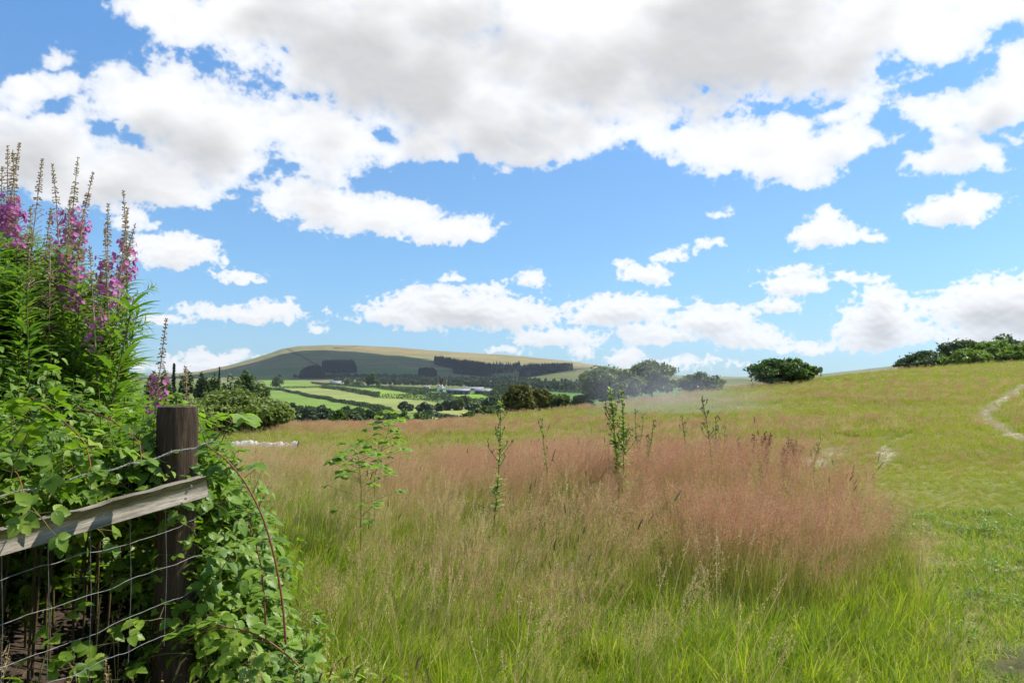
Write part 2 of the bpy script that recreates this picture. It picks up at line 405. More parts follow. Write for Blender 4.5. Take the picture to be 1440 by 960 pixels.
# ------------------------------------------------------------------ ground
# masks over the meadow, given by where the ground points lie
FARBLOB = [(500,603,160,7,.9),(760,606,230,12,.35),(1000,600,170,14,.45),(1190,600,150,16,.35),(1180,640,130,13,.40),(1330,655,120,12,.50),(1420,640,60,20,.35),
           (1250,560,260,6,.25),(1440,585,70,18,.35),(900,640,200,16,.8),(1090,632,120,10,.6),(1400,525,120,8,.35),(1130,548,200,6,.35),(950,570,150,5,.35)]
def pinkness(x, Y, z):
    px, py = proj(x, Y, z)
    t = np.zeros(np.shape(px)) + .02
    for cx, cy, rx, ry, s in FARBLOB:
        t = t + .8 * s * np.exp(-((px - cx) / rx) ** 2 - ((py - cy) / ry) ** 2)
    n = fbm(x * .22 + 40, Y * .12) - .5; n2 = fbm(x * .9, Y * .5 + 9) - .5
    return np.clip((t + n * .8 + n2 * .35) * np.where(px > 1000, .42, .85), 0, 1)
TALL = [(150,1300),(1375,1300),(1350,960),(1335,890),(1312,835),(1262,775),(1190,735),(1120,712),(1050,694),(900,682),(700,672),(500,664),(250,660),(150,700)]
def tallness(x, Y, z):
    px, py = proj(x, Y, z)
    jx = (fbm(x * 1.3, Y * 1.3 + 50) - .5) * 60
    return inpoly(px + jx, py + jx * .3, TALL)
PATHPX = [(1470,530),(1440,545),(1412,562),(1392,575),(1384,583),(1392,594),(1408,604),(1430,614),(1465,628)]
PATH = [hit(*p) for p in PATHPX]
def path_d(x, Y):
    d = np.full(np.shape(x), 1e9)
    for a, b in zip(PATH[:-1], PATH[1:]):
        ab = b[:2] - a[:2]; t = np.clip(((x - a[0]) * ab[0] + (Y - a[1]) * ab[1]) / (ab @ ab), 0, 1)
        d = np.minimum(d, np.hypot(x - a[0] - t * ab[0], Y - a[1] - t * ab[1]))
    return d
PALE = [(1145,650,22,8),(1172,636,22,6),(1245,640,14,12)]
def paleness(x, Y, z):
    px, py = proj(x, Y, z); t = np.zeros(np.shape(px))
    for cx, cy, rx, ry in PALE: t = t + np.exp(-((px - cx) / rx) ** 2 - ((py - cy) / ry) ** 2)
    pd = path_d(x, Y); t = t + 1.5 * sst(1.0, .3, pd / (.16 + Y * .0055))
    return np.clip(t, 0, 1)
def soil_and_shade(x, Y, z):
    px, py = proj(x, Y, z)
    return np.clip(1.2 * sst(-1.15 - (Y - 3) * .45, -1.45 - (Y - 3) * .45, x) * (Y < 7.5) + sst(.45, .7, fbm(x * 2.3 + 7, Y * 2.3)) * np.exp(-(np.maximum(1440 - px, 0) / 110) ** 2 - ((py - 975) / 55) ** 2) * 1.3, 0, 1)  # bare soil in the near corner; bramble floor darkened to stand for shade

def setattr_col(me, name, col):
    a = me.color_attributes.new(name, 'FLOAT_COLOR', 'POINT')
    c = np.ones((len(me.vertices), 4), np.float32); c[:, :3] = col; a.data.foreach_set('color', c.ravel())
def gridmesh(name, X, Yg, Z, mat):
    n, m = X.shape
    v = np.stack([X, Yg, Z], -1).reshape(-1, 3)
    i = np.arange(n - 1)[:, None] * m; j = np.arange(m - 1)[None, :]
    f = np.stack([i + j, i + j + 1, i + m + j + 1, i + m + j], -1).reshape(-1, 4)
    b = MB(); b.add(v, f); return b.obj(name, mat, smooth=True)

# near ground, a ring sector grid all round the camera
gm, nt, o = newmat('meadow_soil_and_thatch')
at_ = nt.nodes.new('ShaderNodeVertexColor'); at_.layer_name = 'mask'; sp = nt.nodes.new('ShaderNodeSeparateColor'); L_(nt, at_.outputs[0], sp.inputs[0])
wc = worldco(nt)
n1 = noise(nt, 3.0, 8, .65, wc); n2 = noise(nt, .35, 4, .6, wc)
green = ramp(nt, [(.3, (.085, .125, .02)), (.5, (.145, .185, .03)), (.7, (.2, .215, .05))], n1)
green = mixc(nt, ramp(nt, [(.35, (0, 0, 0)), (.65, (.8, .8, .8))], n2), green, (.24, .22, .065))
pink = ramp(nt, [(.3, (.22, .14, .07)), (.7, (.34, .22, .12))], n1)
c = mixc(nt, sp.outputs[0], green, pink)
c = mixc(nt, sp.outputs[1], c, ramp(nt, [(.3, (.32, .29, .17)), (.7, (.50, .46, .30))], n1))
c = mixc(nt, sp.outputs[2], c, ramp(nt, [(.3, (.035, .025, .018)), (.7, (.11, .08, .06))], noise(nt, 14, 6, .6, wc)))  # soil tone kept near black so the bramble hollow reads as shaded
p = nt.nodes.new('ShaderNodeBsdfPrincipled'); p.inputs['Roughness'].default_value = .95; p.inputs['Specular IOR Level'].default_value = .1; L_(nt, c, p.inputs['Base Color'])
bp = nt.nodes.new('ShaderNodeBump'); bp.inputs['Distance'].default_value = .06; bp.inputs['Strength'].default_value = .9
L_(nt, noise(nt, 9, 6, .7, wc), bp.inputs['Height']); L_(nt, bp.outputs[0], p.inputs['Normal']); L_(nt, p.outputs[0], o.inputs[0])
us = np.concatenate([np.linspace(-.95, .95, 420)])
ys = np.concatenate([np.linspace(.6, 12, 90), np.exp(np.linspace(math.log(12.2), math.log(190), 200))])
Yg, Ug = np.meshgrid(ys, us, indexing='ij'); X = Ug * Yg; Z = H(X, Yg)
g = gridmesh('ground', X, Yg, Z, gm); tag(g, kind='structure')
tall = tallness(X, Yg, Z)
setattr_col(g.data, 'mask', np.stack([np.where(tall, .35, pinkness(X, Yg, Z)), paleness(X, Yg, Z), np.clip(soil_and_shade(X, Yg, Z), 0, 1)], -1).reshape(-1, 3))
# the rest of the field beside and behind the camera
b = MB()
a0 = np.linspace(math.atan(.95), 2 * PI - math.atan(.95), 120); rr = np.concatenate([[.01], np.exp(np.linspace(math.log(.6), math.log(400), 50))])
def outer(a, r):
    x = np.sin(a) * r; y = np.cos(a) * r
    return x, y
Rg, Ag = np.meshgrid(rr, a0, indexing='ij'); X2, Y2 = outer(Ag, Rg)
Z2 = H(X2, Y2) - .004; 
g2 = gridmesh('ground', X2, Y2, Z2, gm); tag(g2, kind='structure')
setattr_col(g2.data, 'mask', np.tile([.06, 0, 0], (X2.size, 1)))
us0 = np.linspace(-.95, .95, 40); y0 = np.array([0.0, .6]); Yq, Uq = np.meshgrid(y0, us0, indexing='ij')
g3 = gridmesh('ground', Uq * .6, Yq, H(Uq * .6, Yq * 0 + .6) , gm); tag(g3, kind='structure')
setattr_col(g3.data, 'mask', np.tile([.2, 0, 0], (Yq.size, 1)))

# far land
FIELDS = [  # polygon in the photo's frame of the ground, colour
 ([(366,526),(400,531),(440,537.5),(480,540.5),(505,543),(480,545),(452,545),(400,546),(383,544),(366,545)], (.16,.235,.05)),
 ([(383,547),(400,546),(452,545),(480,549),(505,553),(533,559.5),(560,560),(600,563),(622,567),(612,580),(560,580),(548,578),(480,565),(440,558),(410,552)], (.23,.265,.085)),
 ([(455,545),(480,545),(520,546),(560,550.5),(600,556),(618,562),(600,561),(540,558),(505,552),(480,548)], (.19,.28,.05)),
 ([(540,543),(575,546),(600,548),(625,552),(660,552),(693,556),(696,566),(650,564),(612,557),(560,548)], (.17,.285,.04)),
 ([(366,546),(383,547),(410,553),(440,559),(480,566),(548,579),(600,584),(600,600),(366,600)], (.15,.23,.05)),
 ([(600,580),(625,577),(655,576),(676,580),(670,592),(612,592)], (.29,.30,.10)),
 ([(612,566),(660,566),(700,566),(700,576),(655,575),(622,576)], (.18,.24,.06)),
 ([(760,545),(800,549),(830,552),(860,552),(860,566),(760,566)], (.10,.18,.05)),
 ([(686,526),(733,526),(730,531),(690,531)], (.10,.21,.045)),
 ([(420,541),(540,541),(560,546),(480,541)], (.16,.2,.07)),
]
fm, nt, o = newmat('far_pasture_and_moor')
vc = nt.nodes.new('ShaderNodeVertexColor'); vc.layer_name = 'land'; wc = worldco(nt)
mp = nt.nodes.new('ShaderNodeMapping'); mp.inputs['Scale'].default_value = (.012, .02, .03); L_(nt, wc, mp.inputs[0])
v1 = ramp(nt, [(.3, (.72, .74, .7)), (.7, (1.25, 1.2, 1.15))], noise(nt, 1.0, 9, .68, mp.outputs[0]))
p = nt.nodes.new('ShaderNodeBsdfPrincipled'); p.inputs['Roughness'].default_value = 1; p.inputs['Specular IOR Level'].default_value = .05
L_(nt, mixc(nt, 1.0, vc.outputs[0], v1, 'MULTIPLY'), p.inputs['Base Color']); L_(nt, p.outputs[0], o.inputs[0])
us = np.linspace(-.95, .95, 1000); ys = np.exp(np.linspace(math.log(189), math.log(6500), 330))
Yg, Ug = np.meshgrid(ys, us, indexing='ij'); X = Ug * Yg; Z = H(X, Yg); Z[0] -= .1
hl = gridmesh('hills', X, Yg, Z, fm); tag(hl, kind='structure')
px, py = proj(X, Yg, Z)
moor = np.array([.18, .17, .075]); tan = np.array([.225, .19, .095]); grn = np.array([.12, .18, .06]); brown = np.array([.23, .17, .10])
n = fbm(X * .0035, Yg * .006, 5)[..., None]; n2 = fbm(X * .0012 + 50, Yg * .004 + 3, 4)[..., None]
col = grn + (moor - grn) * sst(.35, .6, n); col = col + (brown - col) * .7 * sst(.5, .7, n2)
rp = np.interp(Ug, _ru, _rp)
hgt = sst(2350, 2900, Yg + (fbm(X * .004, Yg * .004 + 8) - .5) * 500)[..., None] * sst(400, 520, px)[..., None]
col = col + (tan - col) * .85 * hgt * (Yg < 3300)[..., None]
lowl = sst(1500, 1150, Yg)[..., None]; col = col + (np.array([.09, .15, .04]) - col) * lowl
for poly, c in FIELDS:
    m = inpoly(px, py, poly) & (Yg < (3000 if poly[0][1] < 530 and poly[0][0] > 600 else 2000))
    col[m] = np.array(c) * (0.9 + .2 * fbm(X * .02, Yg * .01)[..., None][m])
# field tracks / old wall lines on the hill
for (ax, ay, bx, by) in ((402,489,448,514),(500,487,470,489),(735,531,810,520)):
    t = np.clip(((px - ax) * (bx - ax) + (py - ay) * (by - ay)) / ((bx - ax) ** 2 + (by - ay) ** 2), 0, 1)
    d = np.hypot(px - ax - t * (bx - ax), py - ay - t * (by - ay)); col[(d < 1.2) & (Yg > 1500)] *= .45
# pale dry grass streaks with sunlight put into their colour
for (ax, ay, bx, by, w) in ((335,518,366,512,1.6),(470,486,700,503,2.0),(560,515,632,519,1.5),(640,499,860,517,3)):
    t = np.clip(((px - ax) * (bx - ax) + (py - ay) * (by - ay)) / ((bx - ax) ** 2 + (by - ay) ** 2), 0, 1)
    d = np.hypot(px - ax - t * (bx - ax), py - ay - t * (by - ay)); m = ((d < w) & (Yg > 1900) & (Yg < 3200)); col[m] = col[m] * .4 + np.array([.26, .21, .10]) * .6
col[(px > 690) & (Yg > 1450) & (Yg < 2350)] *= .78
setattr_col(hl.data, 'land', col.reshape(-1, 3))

# ------------------------------------------------------------------ materials of plants
M_green = leaf_mat('grass_blade_green', [(.10, .16, .016), (.19, .26, .03), (.31, .36, .05), (.50, .47, .14)], transl=.42, tcol=(1.3, 1.4, .5))
M_lush = leaf_mat('grass_blade_lush', [(.11, .18, .014), (.21, .30, .022), (.34, .41, .035), (.52, .52, .10)], transl=.42, tcol=(1.3, 1.4, .5))
M_mown = leaf_mat('grass_blade_mown', [(.10, .17, .02), (.18, .26, .03), (.28, .33, .06), (.40, .36, .14)], transl=.4)
M_field = leaf_mat('grass_blade_field', [(.17, .24, .03), (.28, .34, .04), (.38, .41, .055), (.47, .44, .10)], transl=.42, tcol=(1.2, 1.2, .6), by='noise')
M_straw = leaf_mat('dry_straw', [(.42, .32, .15), (.54, .42, .22), (.66, .54, .32)], transl=.4, tcol=(1.1, 1, .8))
M_pink = leaf_mat('bent_grass_panicle', [(.44, .18, .13), (.53, .26, .18), (.59, .35, .23), (.60, .44, .26)], transl=.4, tcol=(1.15, 1, .9), rough=.7)
M_tan = leaf_mat('oat_grass_panicle', [(.50, .38, .19), (.62, .49, .27), (.72, .60, .36)], transl=.5, tcol=(1.1, 1, .8), rough=.7)
M_stem = leaf_mat('grass_stem', [(.34, .34, .09), (.44, .38, .13), (.54, .40, .20)], transl=.4, tcol=(1.1, 1, .8))
M_fox = leaf_mat('foxtail_head', [(.16, .08, .045), (.22, .13, .07), (.28, .19, .10)], transl=.1, rough=.8)
M_pale = leaf_mat('bleached_grass', [(.42, .37, .22), (.52, .47, .31), (.62, .57, .42)], transl=.3, tcol=(1, 1, .9))

def tilt_dirs(n, amt, lean=(0, 0)):
    a = rng.random(n) * 2 * PI; t = np.abs(rng.normal(0, amt, n))
    d = np.stack([np.cos(a) * t + lean[0], np.sin(a) * t + lean[1], np.ones(n)], 1)
    return unit(d), a
def blades(b, n, rad, h0, h1, w0, w1, amt, bend, m=0, lean=(0, 0), nseg=3, z0=0):
    base = np.zeros((n, 3)); r = np.sqrt(rng.random(n)) * rad; th = rng.random(n) * 2 * PI
    base[:, 0] = r * np.cos(th); base[:, 1] = r * np.sin(th); base[:, 2] = z0 - .02
    d, a = tilt_dirs(n, amt, lean); L = rng.uniform(h0, h1, n); sd = unit(np.cross(d, rng.normal(size=(n, 3))))
    bd = np.stack([d[:, 0], d[:, 1], -np.abs(rng.normal(.3, .3, n))], 1); bd = bd + np.stack([np.cos(a), np.sin(a), 0 * a], 1) * .3
    bd = bd * (L * bend * rng.random(n))[:, None]
    v, f = ribbon(base, d, sd, L, rng.uniform(w0, w1, n), bd, nseg); b.add(v, f, m)
def stems(b, n, rad, h0, h1, w, amt, m, lean=(0, 0), bend=.12):
    base = np.zeros((n, 3)); r = np.sqrt(rng.random(n)) * rad; th = rng.random(n) * 2 * PI
    base[:, 0] = r * np.cos(th); base[:, 1] = r * np.sin(th); base[:, 2] = -.02
    d, a = tilt_dirs(n, amt, lean); L = rng.uniform(h0, h1, n)
    bd = np.stack([np.cos(a), np.sin(a), -.2 + 0 * a], 1) * (L * bend)[:, None] + np.array([lean[0], lean[1], 0]) * (L * .4)[:, None]
    sd = unit(np.cross(d, rng.normal(size=(n, 3))))
    ts = np.linspace(0, 1, 4); c = base[:, None] + d[:, None] * (L[:, None] * ts)[..., None] + bd[:, None] * (ts ** 2)[None, :, None]
    off = sd[:, None] * (w * .5); v = np.stack([c - off, c + off], 2).reshape(-1, 3)
    q = np.array([[2 * i, 2 * i + 1, 2 * i + 3, 2 * i + 2] for i in range(3)]); f = (q[None] + (np.arange(n) * 8)[:, None, None]).reshape(-1, 4); b.add(v, f, m)
    tip = c[:, -1]; td = unit(c[:, -1] - c[:, -2]); return tip, td, L
def panicle(b, tip, td, k, length, spread, sz, m):
    n = len(tip)
    s = rng.random((n, k)) ; ang = rng.random((n, k)) * 2 * PI; rad = spread * (np.sin(np.clip(s * 1.05 + .12, 0, 1) * PI) ** .7) * np.sqrt(rng.random((n, k)))
    c = tip[:, None] - td[:, None] * (length * (1 - s))[..., None]
    c = c + np.stack([np.cos(ang) * rad, np.sin(ang) * rad, rad * .35 + length * .1], -1)
    c = c.reshape(-1, 3); q = len(c)
    d = unit(rng.normal(size=(q, 3)) + np.array([0, 0, .8])); nn = rng.normal(size=(q, 3))
    v, f = quads_at(c, nn, d, np.full(q, sz * .45), rng.uniform(.8, 1.7, q) * sz, 0); b.add(v, f, m)
PROTO = []
def proto(name, b, mats):
    me = b.mesh(name, mats); o = bpy.data.objects.new(name, me); return o
def tuft_green(i, h0=.18, h1=.40, n=46, mat=M_green, rad=.11, w=(.003, .008), bend=.75, lean=(.12, 0), straw=4):
    b = MB(); blades(b, n, rad, h0, h1, w[0], w[1], .22, bend, 0, lean); blades(b, straw, rad, h0 * .8, h1 * .9, w[0] * .7, w[1] * .7, .35, .7, 1, lean)
    return proto(f'a_grass_tuft_{i}', b, [mat, M_straw])
def tuft_bent(i, mp=M_pink, h0=.5, h1=.8, n=15, k=70, L=.2, spread=.065, sz=.0042, gr=16, lean=(.14, .02)):
    b = MB(); tip, td, l = stems(b, n, .13, h0, h1, .0022, .12, 1, lean)
    panicle(b, tip, td, k, L, spread, sz, 0); blades(b, gr, .12, h0 * .35, h1 * .6, .003, .007, .2, .5, 2, lean)
    return proto(f'a_bent_grass_{i}', b, [mp, M_stem, M_green])
def tuft_fox(i, h0=.55, h1=.85, n=3, lean=(.1, 0)):
    b = MB(); tip, td, l = stems(b, n, .08, h0, h1, .003, .12, 1, lean)
    for t, d in zip(tip, td):
        L = random.uniform(.06, .10); pts = [t - d * L * .1, t, t + d * L * .5, t + d * L + np.array([random.uniform(0, .02), 0, -.01])]
        v, f = tube(pts, [.0025, .0045, .005, .002], 6); b.add(v, f, 0)
    blades(b, 8, .08, .2, .4, .003, .007, .2, .5, 2, lean)
    return proto(f'a_foxtail_grass_{i}', b, [M_fox, M_stem, M_green])
def tuft_oat(i, lean=(.1, 0)):
    b = MB(); tip, td, l = stems(b, 9, .12, .5, .9, .0028, .14, 1, lean)
    panicle(b, tip, td, 34, .16, .018, .0055, 0); blades(b, 14, .12, .2, .5, .003, .007, .25, .7, 1, lean)
    return proto(f'a_oat_grass_{i}', b, [M_tan, M_straw, M_green])
def tuft_short(i, h0=.03, h1=.09, n=60, rad=.12, mat=M_mown, w=(.004, .008)):
    b = MB(); blades(b, n, rad, h0, h1, w[0], w[1], .5, .8, 0, nseg=2); blades(b, 6, rad, h0, h1, w[0], w[1], .8, .8, 1, nseg=2)
    return proto(f'a_short_grass_{i}', b, [mat, M_straw])
def tuft_clover(i):
    b = MB(); n = 26; base = np.stack([rng.normal(0, .06, n), rng.normal(0, .06, n), rng.uniform(.02, .07, n)], 1)
    for k in range(3):
        a = rng.random(n) * 6.28 + k * 2.1; d = np.stack([np.cos(a), np.sin(a), 0 * a + .15], 1)
        v, f = quads_at(base + d * .009, np.stack([rng.normal(0, .25, n), rng.normal(0, .25, n), np.ones(n)], 1), d, np.full(n, .008), np.full(n, .010), .1); b.add(v, f, 0)
    blades(b, 14, .1, .03, .09, .003, .006, .5, .8, 1, nseg=2)
    return proto(f'a_clover_{i}', b, [M_clover, M_mown])
def tuft_far(i, h0=.16, h1=.34, n=34, rad=.22, w=(.010, .02), mats=None, k=14, hp=.45, psz=.011, mp=None):
    b = MB(); blades(b, n, rad, h0, h1, w[0], w[1], .3, .5, 0, nseg=2)
    if k:
        tip, td, l = stems(b, k, rad, hp * .7, hp, .006, .15, 2, (.12, 0)); panicle(b, tip, td, 12, .14, .05, psz, 1)
    return proto(f'a_field_grass_{i}', b, [mats or M_field, mp or M_pink, M_stem])
M_clover = leaf_mat('clover_leaf', [(.10, .18, .02), (.15, .25, .03), (.22, .31, .05)], transl=.3)

def scatter(name, pts, protos, scale=(.8, 1.2), label=None, tilt=.12, idx=None, rz=None, scl=None, rot=None):
    n = len(pts)
    me = bpy.data.meshes.new(name); me.vertices.add(n); me.vertices.foreach_set('co', np.asarray(pts, np.float32).ravel())
    a = me.attributes.new('rot', 'FLOAT_VECTOR', 'POINT')
    if rot is None:
        rot = np.stack([rng.normal(0, tilt, n), rng.normal(0, tilt, n), (rng.uniform(-.9, .9, n) if rz is None else rng.uniform(rz[0], rz[1], n))], 1)
    a.data.foreach_set('vector', rot.astype(np.float32).ravel())
    a = me.attributes.new('scl', 'FLOAT', 'POINT'); a.data.foreach_set('value', (rng.uniform(scale[0], scale[1], n) if scl is None else scl).astype(np.float32))
    a = me.attributes.new('idx', 'INT', 'POINT'); a.data.foreach_set('value', (rng.integers(0, len(protos), n) if idx is None else idx).astype(np.int32))
    o = bpy.data.objects.new(name, me); COL.objects.link(o)
    c = bpy.data.collections.new(name + '_kinds')
    for k, p_ in enumerate(protos):
        p_.name = f'{name}_kind_{k:02d}'; c.objects.link(p_)
    ng = bpy.data.node_groups.new(name + '_scatter', 'GeometryNodeTree'); ng.interface.new_socket('Geometry', in_out='INPUT', socket_type='NodeSocketGeometry'); ng.interface.new_socket('Geometry', in_out='OUTPUT', socket_type='NodeSocketGeometry')
    gi = ng.nodes.new('NodeGroupInput'); go = ng.nodes.new('NodeGroupOutput')
    ci = ng.nodes.new('GeometryNodeCollectionInfo'); ci.inputs['Collection'].default_value = c; ci.inputs['Separate Children'].default_value = True; ci.inputs['Reset Children'].default_value = True
    ip = ng.nodes.new('GeometryNodeInstanceOnPoints'); ip.inputs['Pick Instance'].default_value = True
    def na(nm, ty):
        x = ng.nodes.new('GeometryNodeInputNamedAttribute'); x.data_type = ty; x.inputs['Name'].default_value = nm
        return [s for s in x.outputs if s.name == 'Attribute' and s.enabled][0]
    e = ng.nodes.new('FunctionNodeEulerToRotation'); ng.links.new(na('rot', 'FLOAT_VECTOR'), e.inputs[0])
    mp_ = ng.nodes.new('GeometryNodeMeshToPoints'); ng.links.new(gi.outputs[0], mp_.inputs[0])
    ng.links.new(mp_.outputs[0], ip.inputs['Points']); ng.links.new(ci.outputs[0], ip.inputs['Instance']); ng.links.new(na('idx', 'INT'), ip.inputs['Instance Index'])
    ng.links.new(e.outputs[0], ip.inputs['Rotation']); ng.links.new(na('scl', 'FLOAT'), ip.inputs['Scale']); ng.links.new(ip.outputs[0], go.inputs[0])
    md = o.modifiers.new('scatter', 'NODES'); md.node_group = ng
    tag(o, label, kind='stuff'); return o

def onground(x, Y, dz=0): return np.stack([x, Y, H(x, Y) + dz], 1)
def sample_view(n, py0, py1, px0=-120, px1=1560, power=1.0):
    """random ground points, even in the meadow's depth between two distances"""
    pass
def rand_area(n, ya, yb, u0=-.72, u1=.72, bias=1.0):
    """points with density ~ Y^-(2-..) : uniform in log depth and in azimuth"""
    Y = np.exp(rng.uniform(math.log(ya), math.log(yb), n)); u = rng.uniform(u0, u1, n)
    return u * Y, Y
def uniform_area(dens, ya, yb, u0=-.72, u1=.72):
    A = (yb ** 2 - ya ** 2) / 2 * (u1 - u0); n = int(A * dens)
    Y = np.sqrt(rng.uniform(ya * ya, yb * yb, n)); u = rng.uniform(u0, u1, n); return u * Y, Y
def thicket_side(x, Y):   # True where the hedge bank stands instead of grass
    return (x < -.95 - (Y - 3) * .45 + .1) & (x < -.78)

# ---- tall meadow grass
x, Y = uniform_area(38, 3.1, 15.5); z = H(x, Y); m = tallness(x, Y, z) & ~thicket_side(x, Y); x, Y, z = x[m], Y[m], z[m]
px, py = proj(x, Y, z)
lim = np.interp(px, [200, 450, 700, 850, 1000, 1200, 1290, 1400], [985, 960, 965, 880, 880, 880, 850, 840])
bn = (fbm(x * .8 + 3, Y * .8 + 3, 3) - .5)
front = sst(-28, 30, py - lim + bn * 150)                 # 1 = only green leaves, 0 = flowering
edge = sst(1150, 1330, px + bn * 60)
r = rng.random(len(x)); pat = sst(-.13, .15, fbm(x * .75 + 20, Y * .5 + 3, 4) - .5 + .05 * (px > 900) + .28 * sst(560, 800, px) * sst(885, 840, py)); pat = np.clip(pat + .45 * np.exp(-((px - 720) / 110) ** 2 - ((py - 960) / 90) ** 2) + .10 * (py < 760) * (px > 560) - .12 * sst(700, 550, px), 0, 1); g_ = lambda cx, cy, rx, ry: np.exp(-((px - cx) / rx) ** 2 - ((py - cy) / ry) ** 2); pz = np.clip(sst(840, 930, px) * sst(1340, 1250, px) * sst(900, 860, py) + g_(700, 700, 170, 45) + .7 * g_(715, 960, 90, 70) + .5 * g_(860, 720, 120, 40) + (fbm(x * .9 + 70, Y * .7, 3) - .5) * .9, 0, 1); pr_pink = (.08 + .40 * pat + .36 * pz) * (1 - front) + .07 * front
ispink = r < pr_pink
strawy = sst(640, 420, px + bn * 300)
kinds = [tuft_bent(i) for i in range(4)] + [tuft_bent(4, M_tan, k=55), tuft_bent(5, M_tan, .4, .7, k=50)] + [tuft_oat(i) for i in range(3)] + [tuft_green(i) for i in range(3)] + [tuft_green(i, .12, .32, 50, M_lush, w=(.004, .009), bend=1.0, straw=7) for i in range(4)] + [tuft_fox(i) for i in range(2)]
n = len(x); idx = np.zeros(n, int); rr = rng.random(n)
idx[:] = np.where(ispink, np.where(rr < np.maximum(strawy * .85, .88 * (1 - pz)), rng.integers(4, 9, n), rng.integers(0, 4, n)), np.where(front > .4, rng.integers(12, 16, n), rng.integers(9, 16, n)))
foxz = np.exp(-((px - 1240) / 90) ** 2 - ((py - 745) / 40) ** 2); idx = np.where(ispink & (rng.random(n) < .015 + .35 * foxz), rng.integers(16, 18, n), idx)
mound = sst(560, 800, px) * sst(1330, 1240, px) * sst(880, 850, py) * sst(700, 730, py); hgt = .60 + .34 * fbm(x * .7, Y * .7, 2) + .22 * mound + .12 * sst(6, 11, Y) - .28 * edge * (Y < 9)
scl = np.where(idx >= 12, rng.uniform(.8, 1.25, n), rng.uniform(.85, 1.15, n) * hgt) 
scatter('meadow_grass', onground(x, Y), kinds, scl=scl, idx=idx, rz=(-.8, .8), label='tall unmown meadow grass with pinkish brown seed heads over green blades')
# extra green undergrowth so no soil shows
x, Y = uniform_area(60, 3.0, 10); z = H(x, Y); m = tallness(x, Y, z) & ~thicket_side(x, Y); x, Y = x[m], Y[m]
scatter('meadow_undergrowth', onground(x, Y), [tuft_green(20 + i, .10, .24, 44, M_lush, w=(.004, .009), bend=1.0) for i in range(3)] + [tuft_green(30, .1, .3, 40)], scale=(.7, 1.2), label='lush green grass blades at the foot of the tall meadow grass')

# ---- mown side and track
x, Y = uniform_area(95, 3.6, 9.5, -.2, .75); z = H(x, Y); m = ~tallness(x, Y, z); x, Y, z = x[m], Y[m], z[m]
keep = rng.random(len(x)) > np.clip(soil_and_shade(x, Y, z), 0, 1) * .93; x, Y, z = x[keep], Y[keep], z[keep]
n = len(x); kd = [tuft_short(i) for i in range(3)] + [tuft_short(3, .05, .14, 45), tuft_short(4, .03, .1, 40, mat=M_lush)] + [tuft_clover(i) for i in range(3)] + [tuft_short(8, .04, .12, 30, mat=M_pale)]
pr = np.array([.17, .17, .16, .16, .18, .04, .04, .04, .02]); scatter('mown_grass', onground(x, Y), kd, scale=(.7, 1.3), idx=rng.choice(9, n, p=pr / pr.sum()), rz=(0, 6.28), label='short trodden grass and clover beside the tall meadow grass')

# ---- the field behind, out to the crest
x, Y = rand_area(62000, 8.5, 118, -.70, .72); z = H(x, Y)
yc = np.interp(x / Y, _cu, _cy); m = (Y < yc + 6) & ~tallness(x, Y, z) & ~thicket_side(x, Y); x, Y, z = x[m], Y[m], z[m]
P = pinkness(x, Y, z) * np.where(x > 2.5, sst(9, 17, Y), 1); pal = paleness(x, Y, z); n = len(x)
kf = [tuft_far(i, k=3, mp=M_tan) for i in range(3)] + [tuft_far(3 + i, k=22, n=22, hp=.5) for i in range(3)] + [tuft_far(6, h0=.08, h1=.2, k=0, n=44), tuft_far(7, h0=.08, h1=.2, k=2, n=44)] + [tuft_far(8, h0=.1, h1=.25, mats=M_pale, k=6, mp=M_pale, n=40)] + [tuft_far(9, k=18, n=20, hp=.5, mp=M_tan)]
r = rng.random(n); idx = np.where(r < P, np.where(rng.random(n) < .3, 9, rng.integers(3, 6, n)), np.where(rng.random(n) < .5, rng.integers(6, 8, n), rng.integers(0, 3, n)))
idx = np.where(rng.random(n) < pal * .9, 8, idx)
scl = (.55 + .4 * fbm(x * .3, Y * .3)) * rng.uniform(.8, 1.2, n) * (.8 + .35 * sst(20, 60, Y)) * np.where(pal > .3, .6, 1) * (1 - .35 * sst(.5, .1, P) * (Y < 20))
scl = np.where(x > 2.5, scl * (.35 + .65 * sst(9.5, 19, Y)), scl)
scatter('field_grass', onground(x, Y), kf, scl=scl, idx=idx, rz=(-1, 1), label='yellow green field grass with pinkish seeding bands rising to the crest')

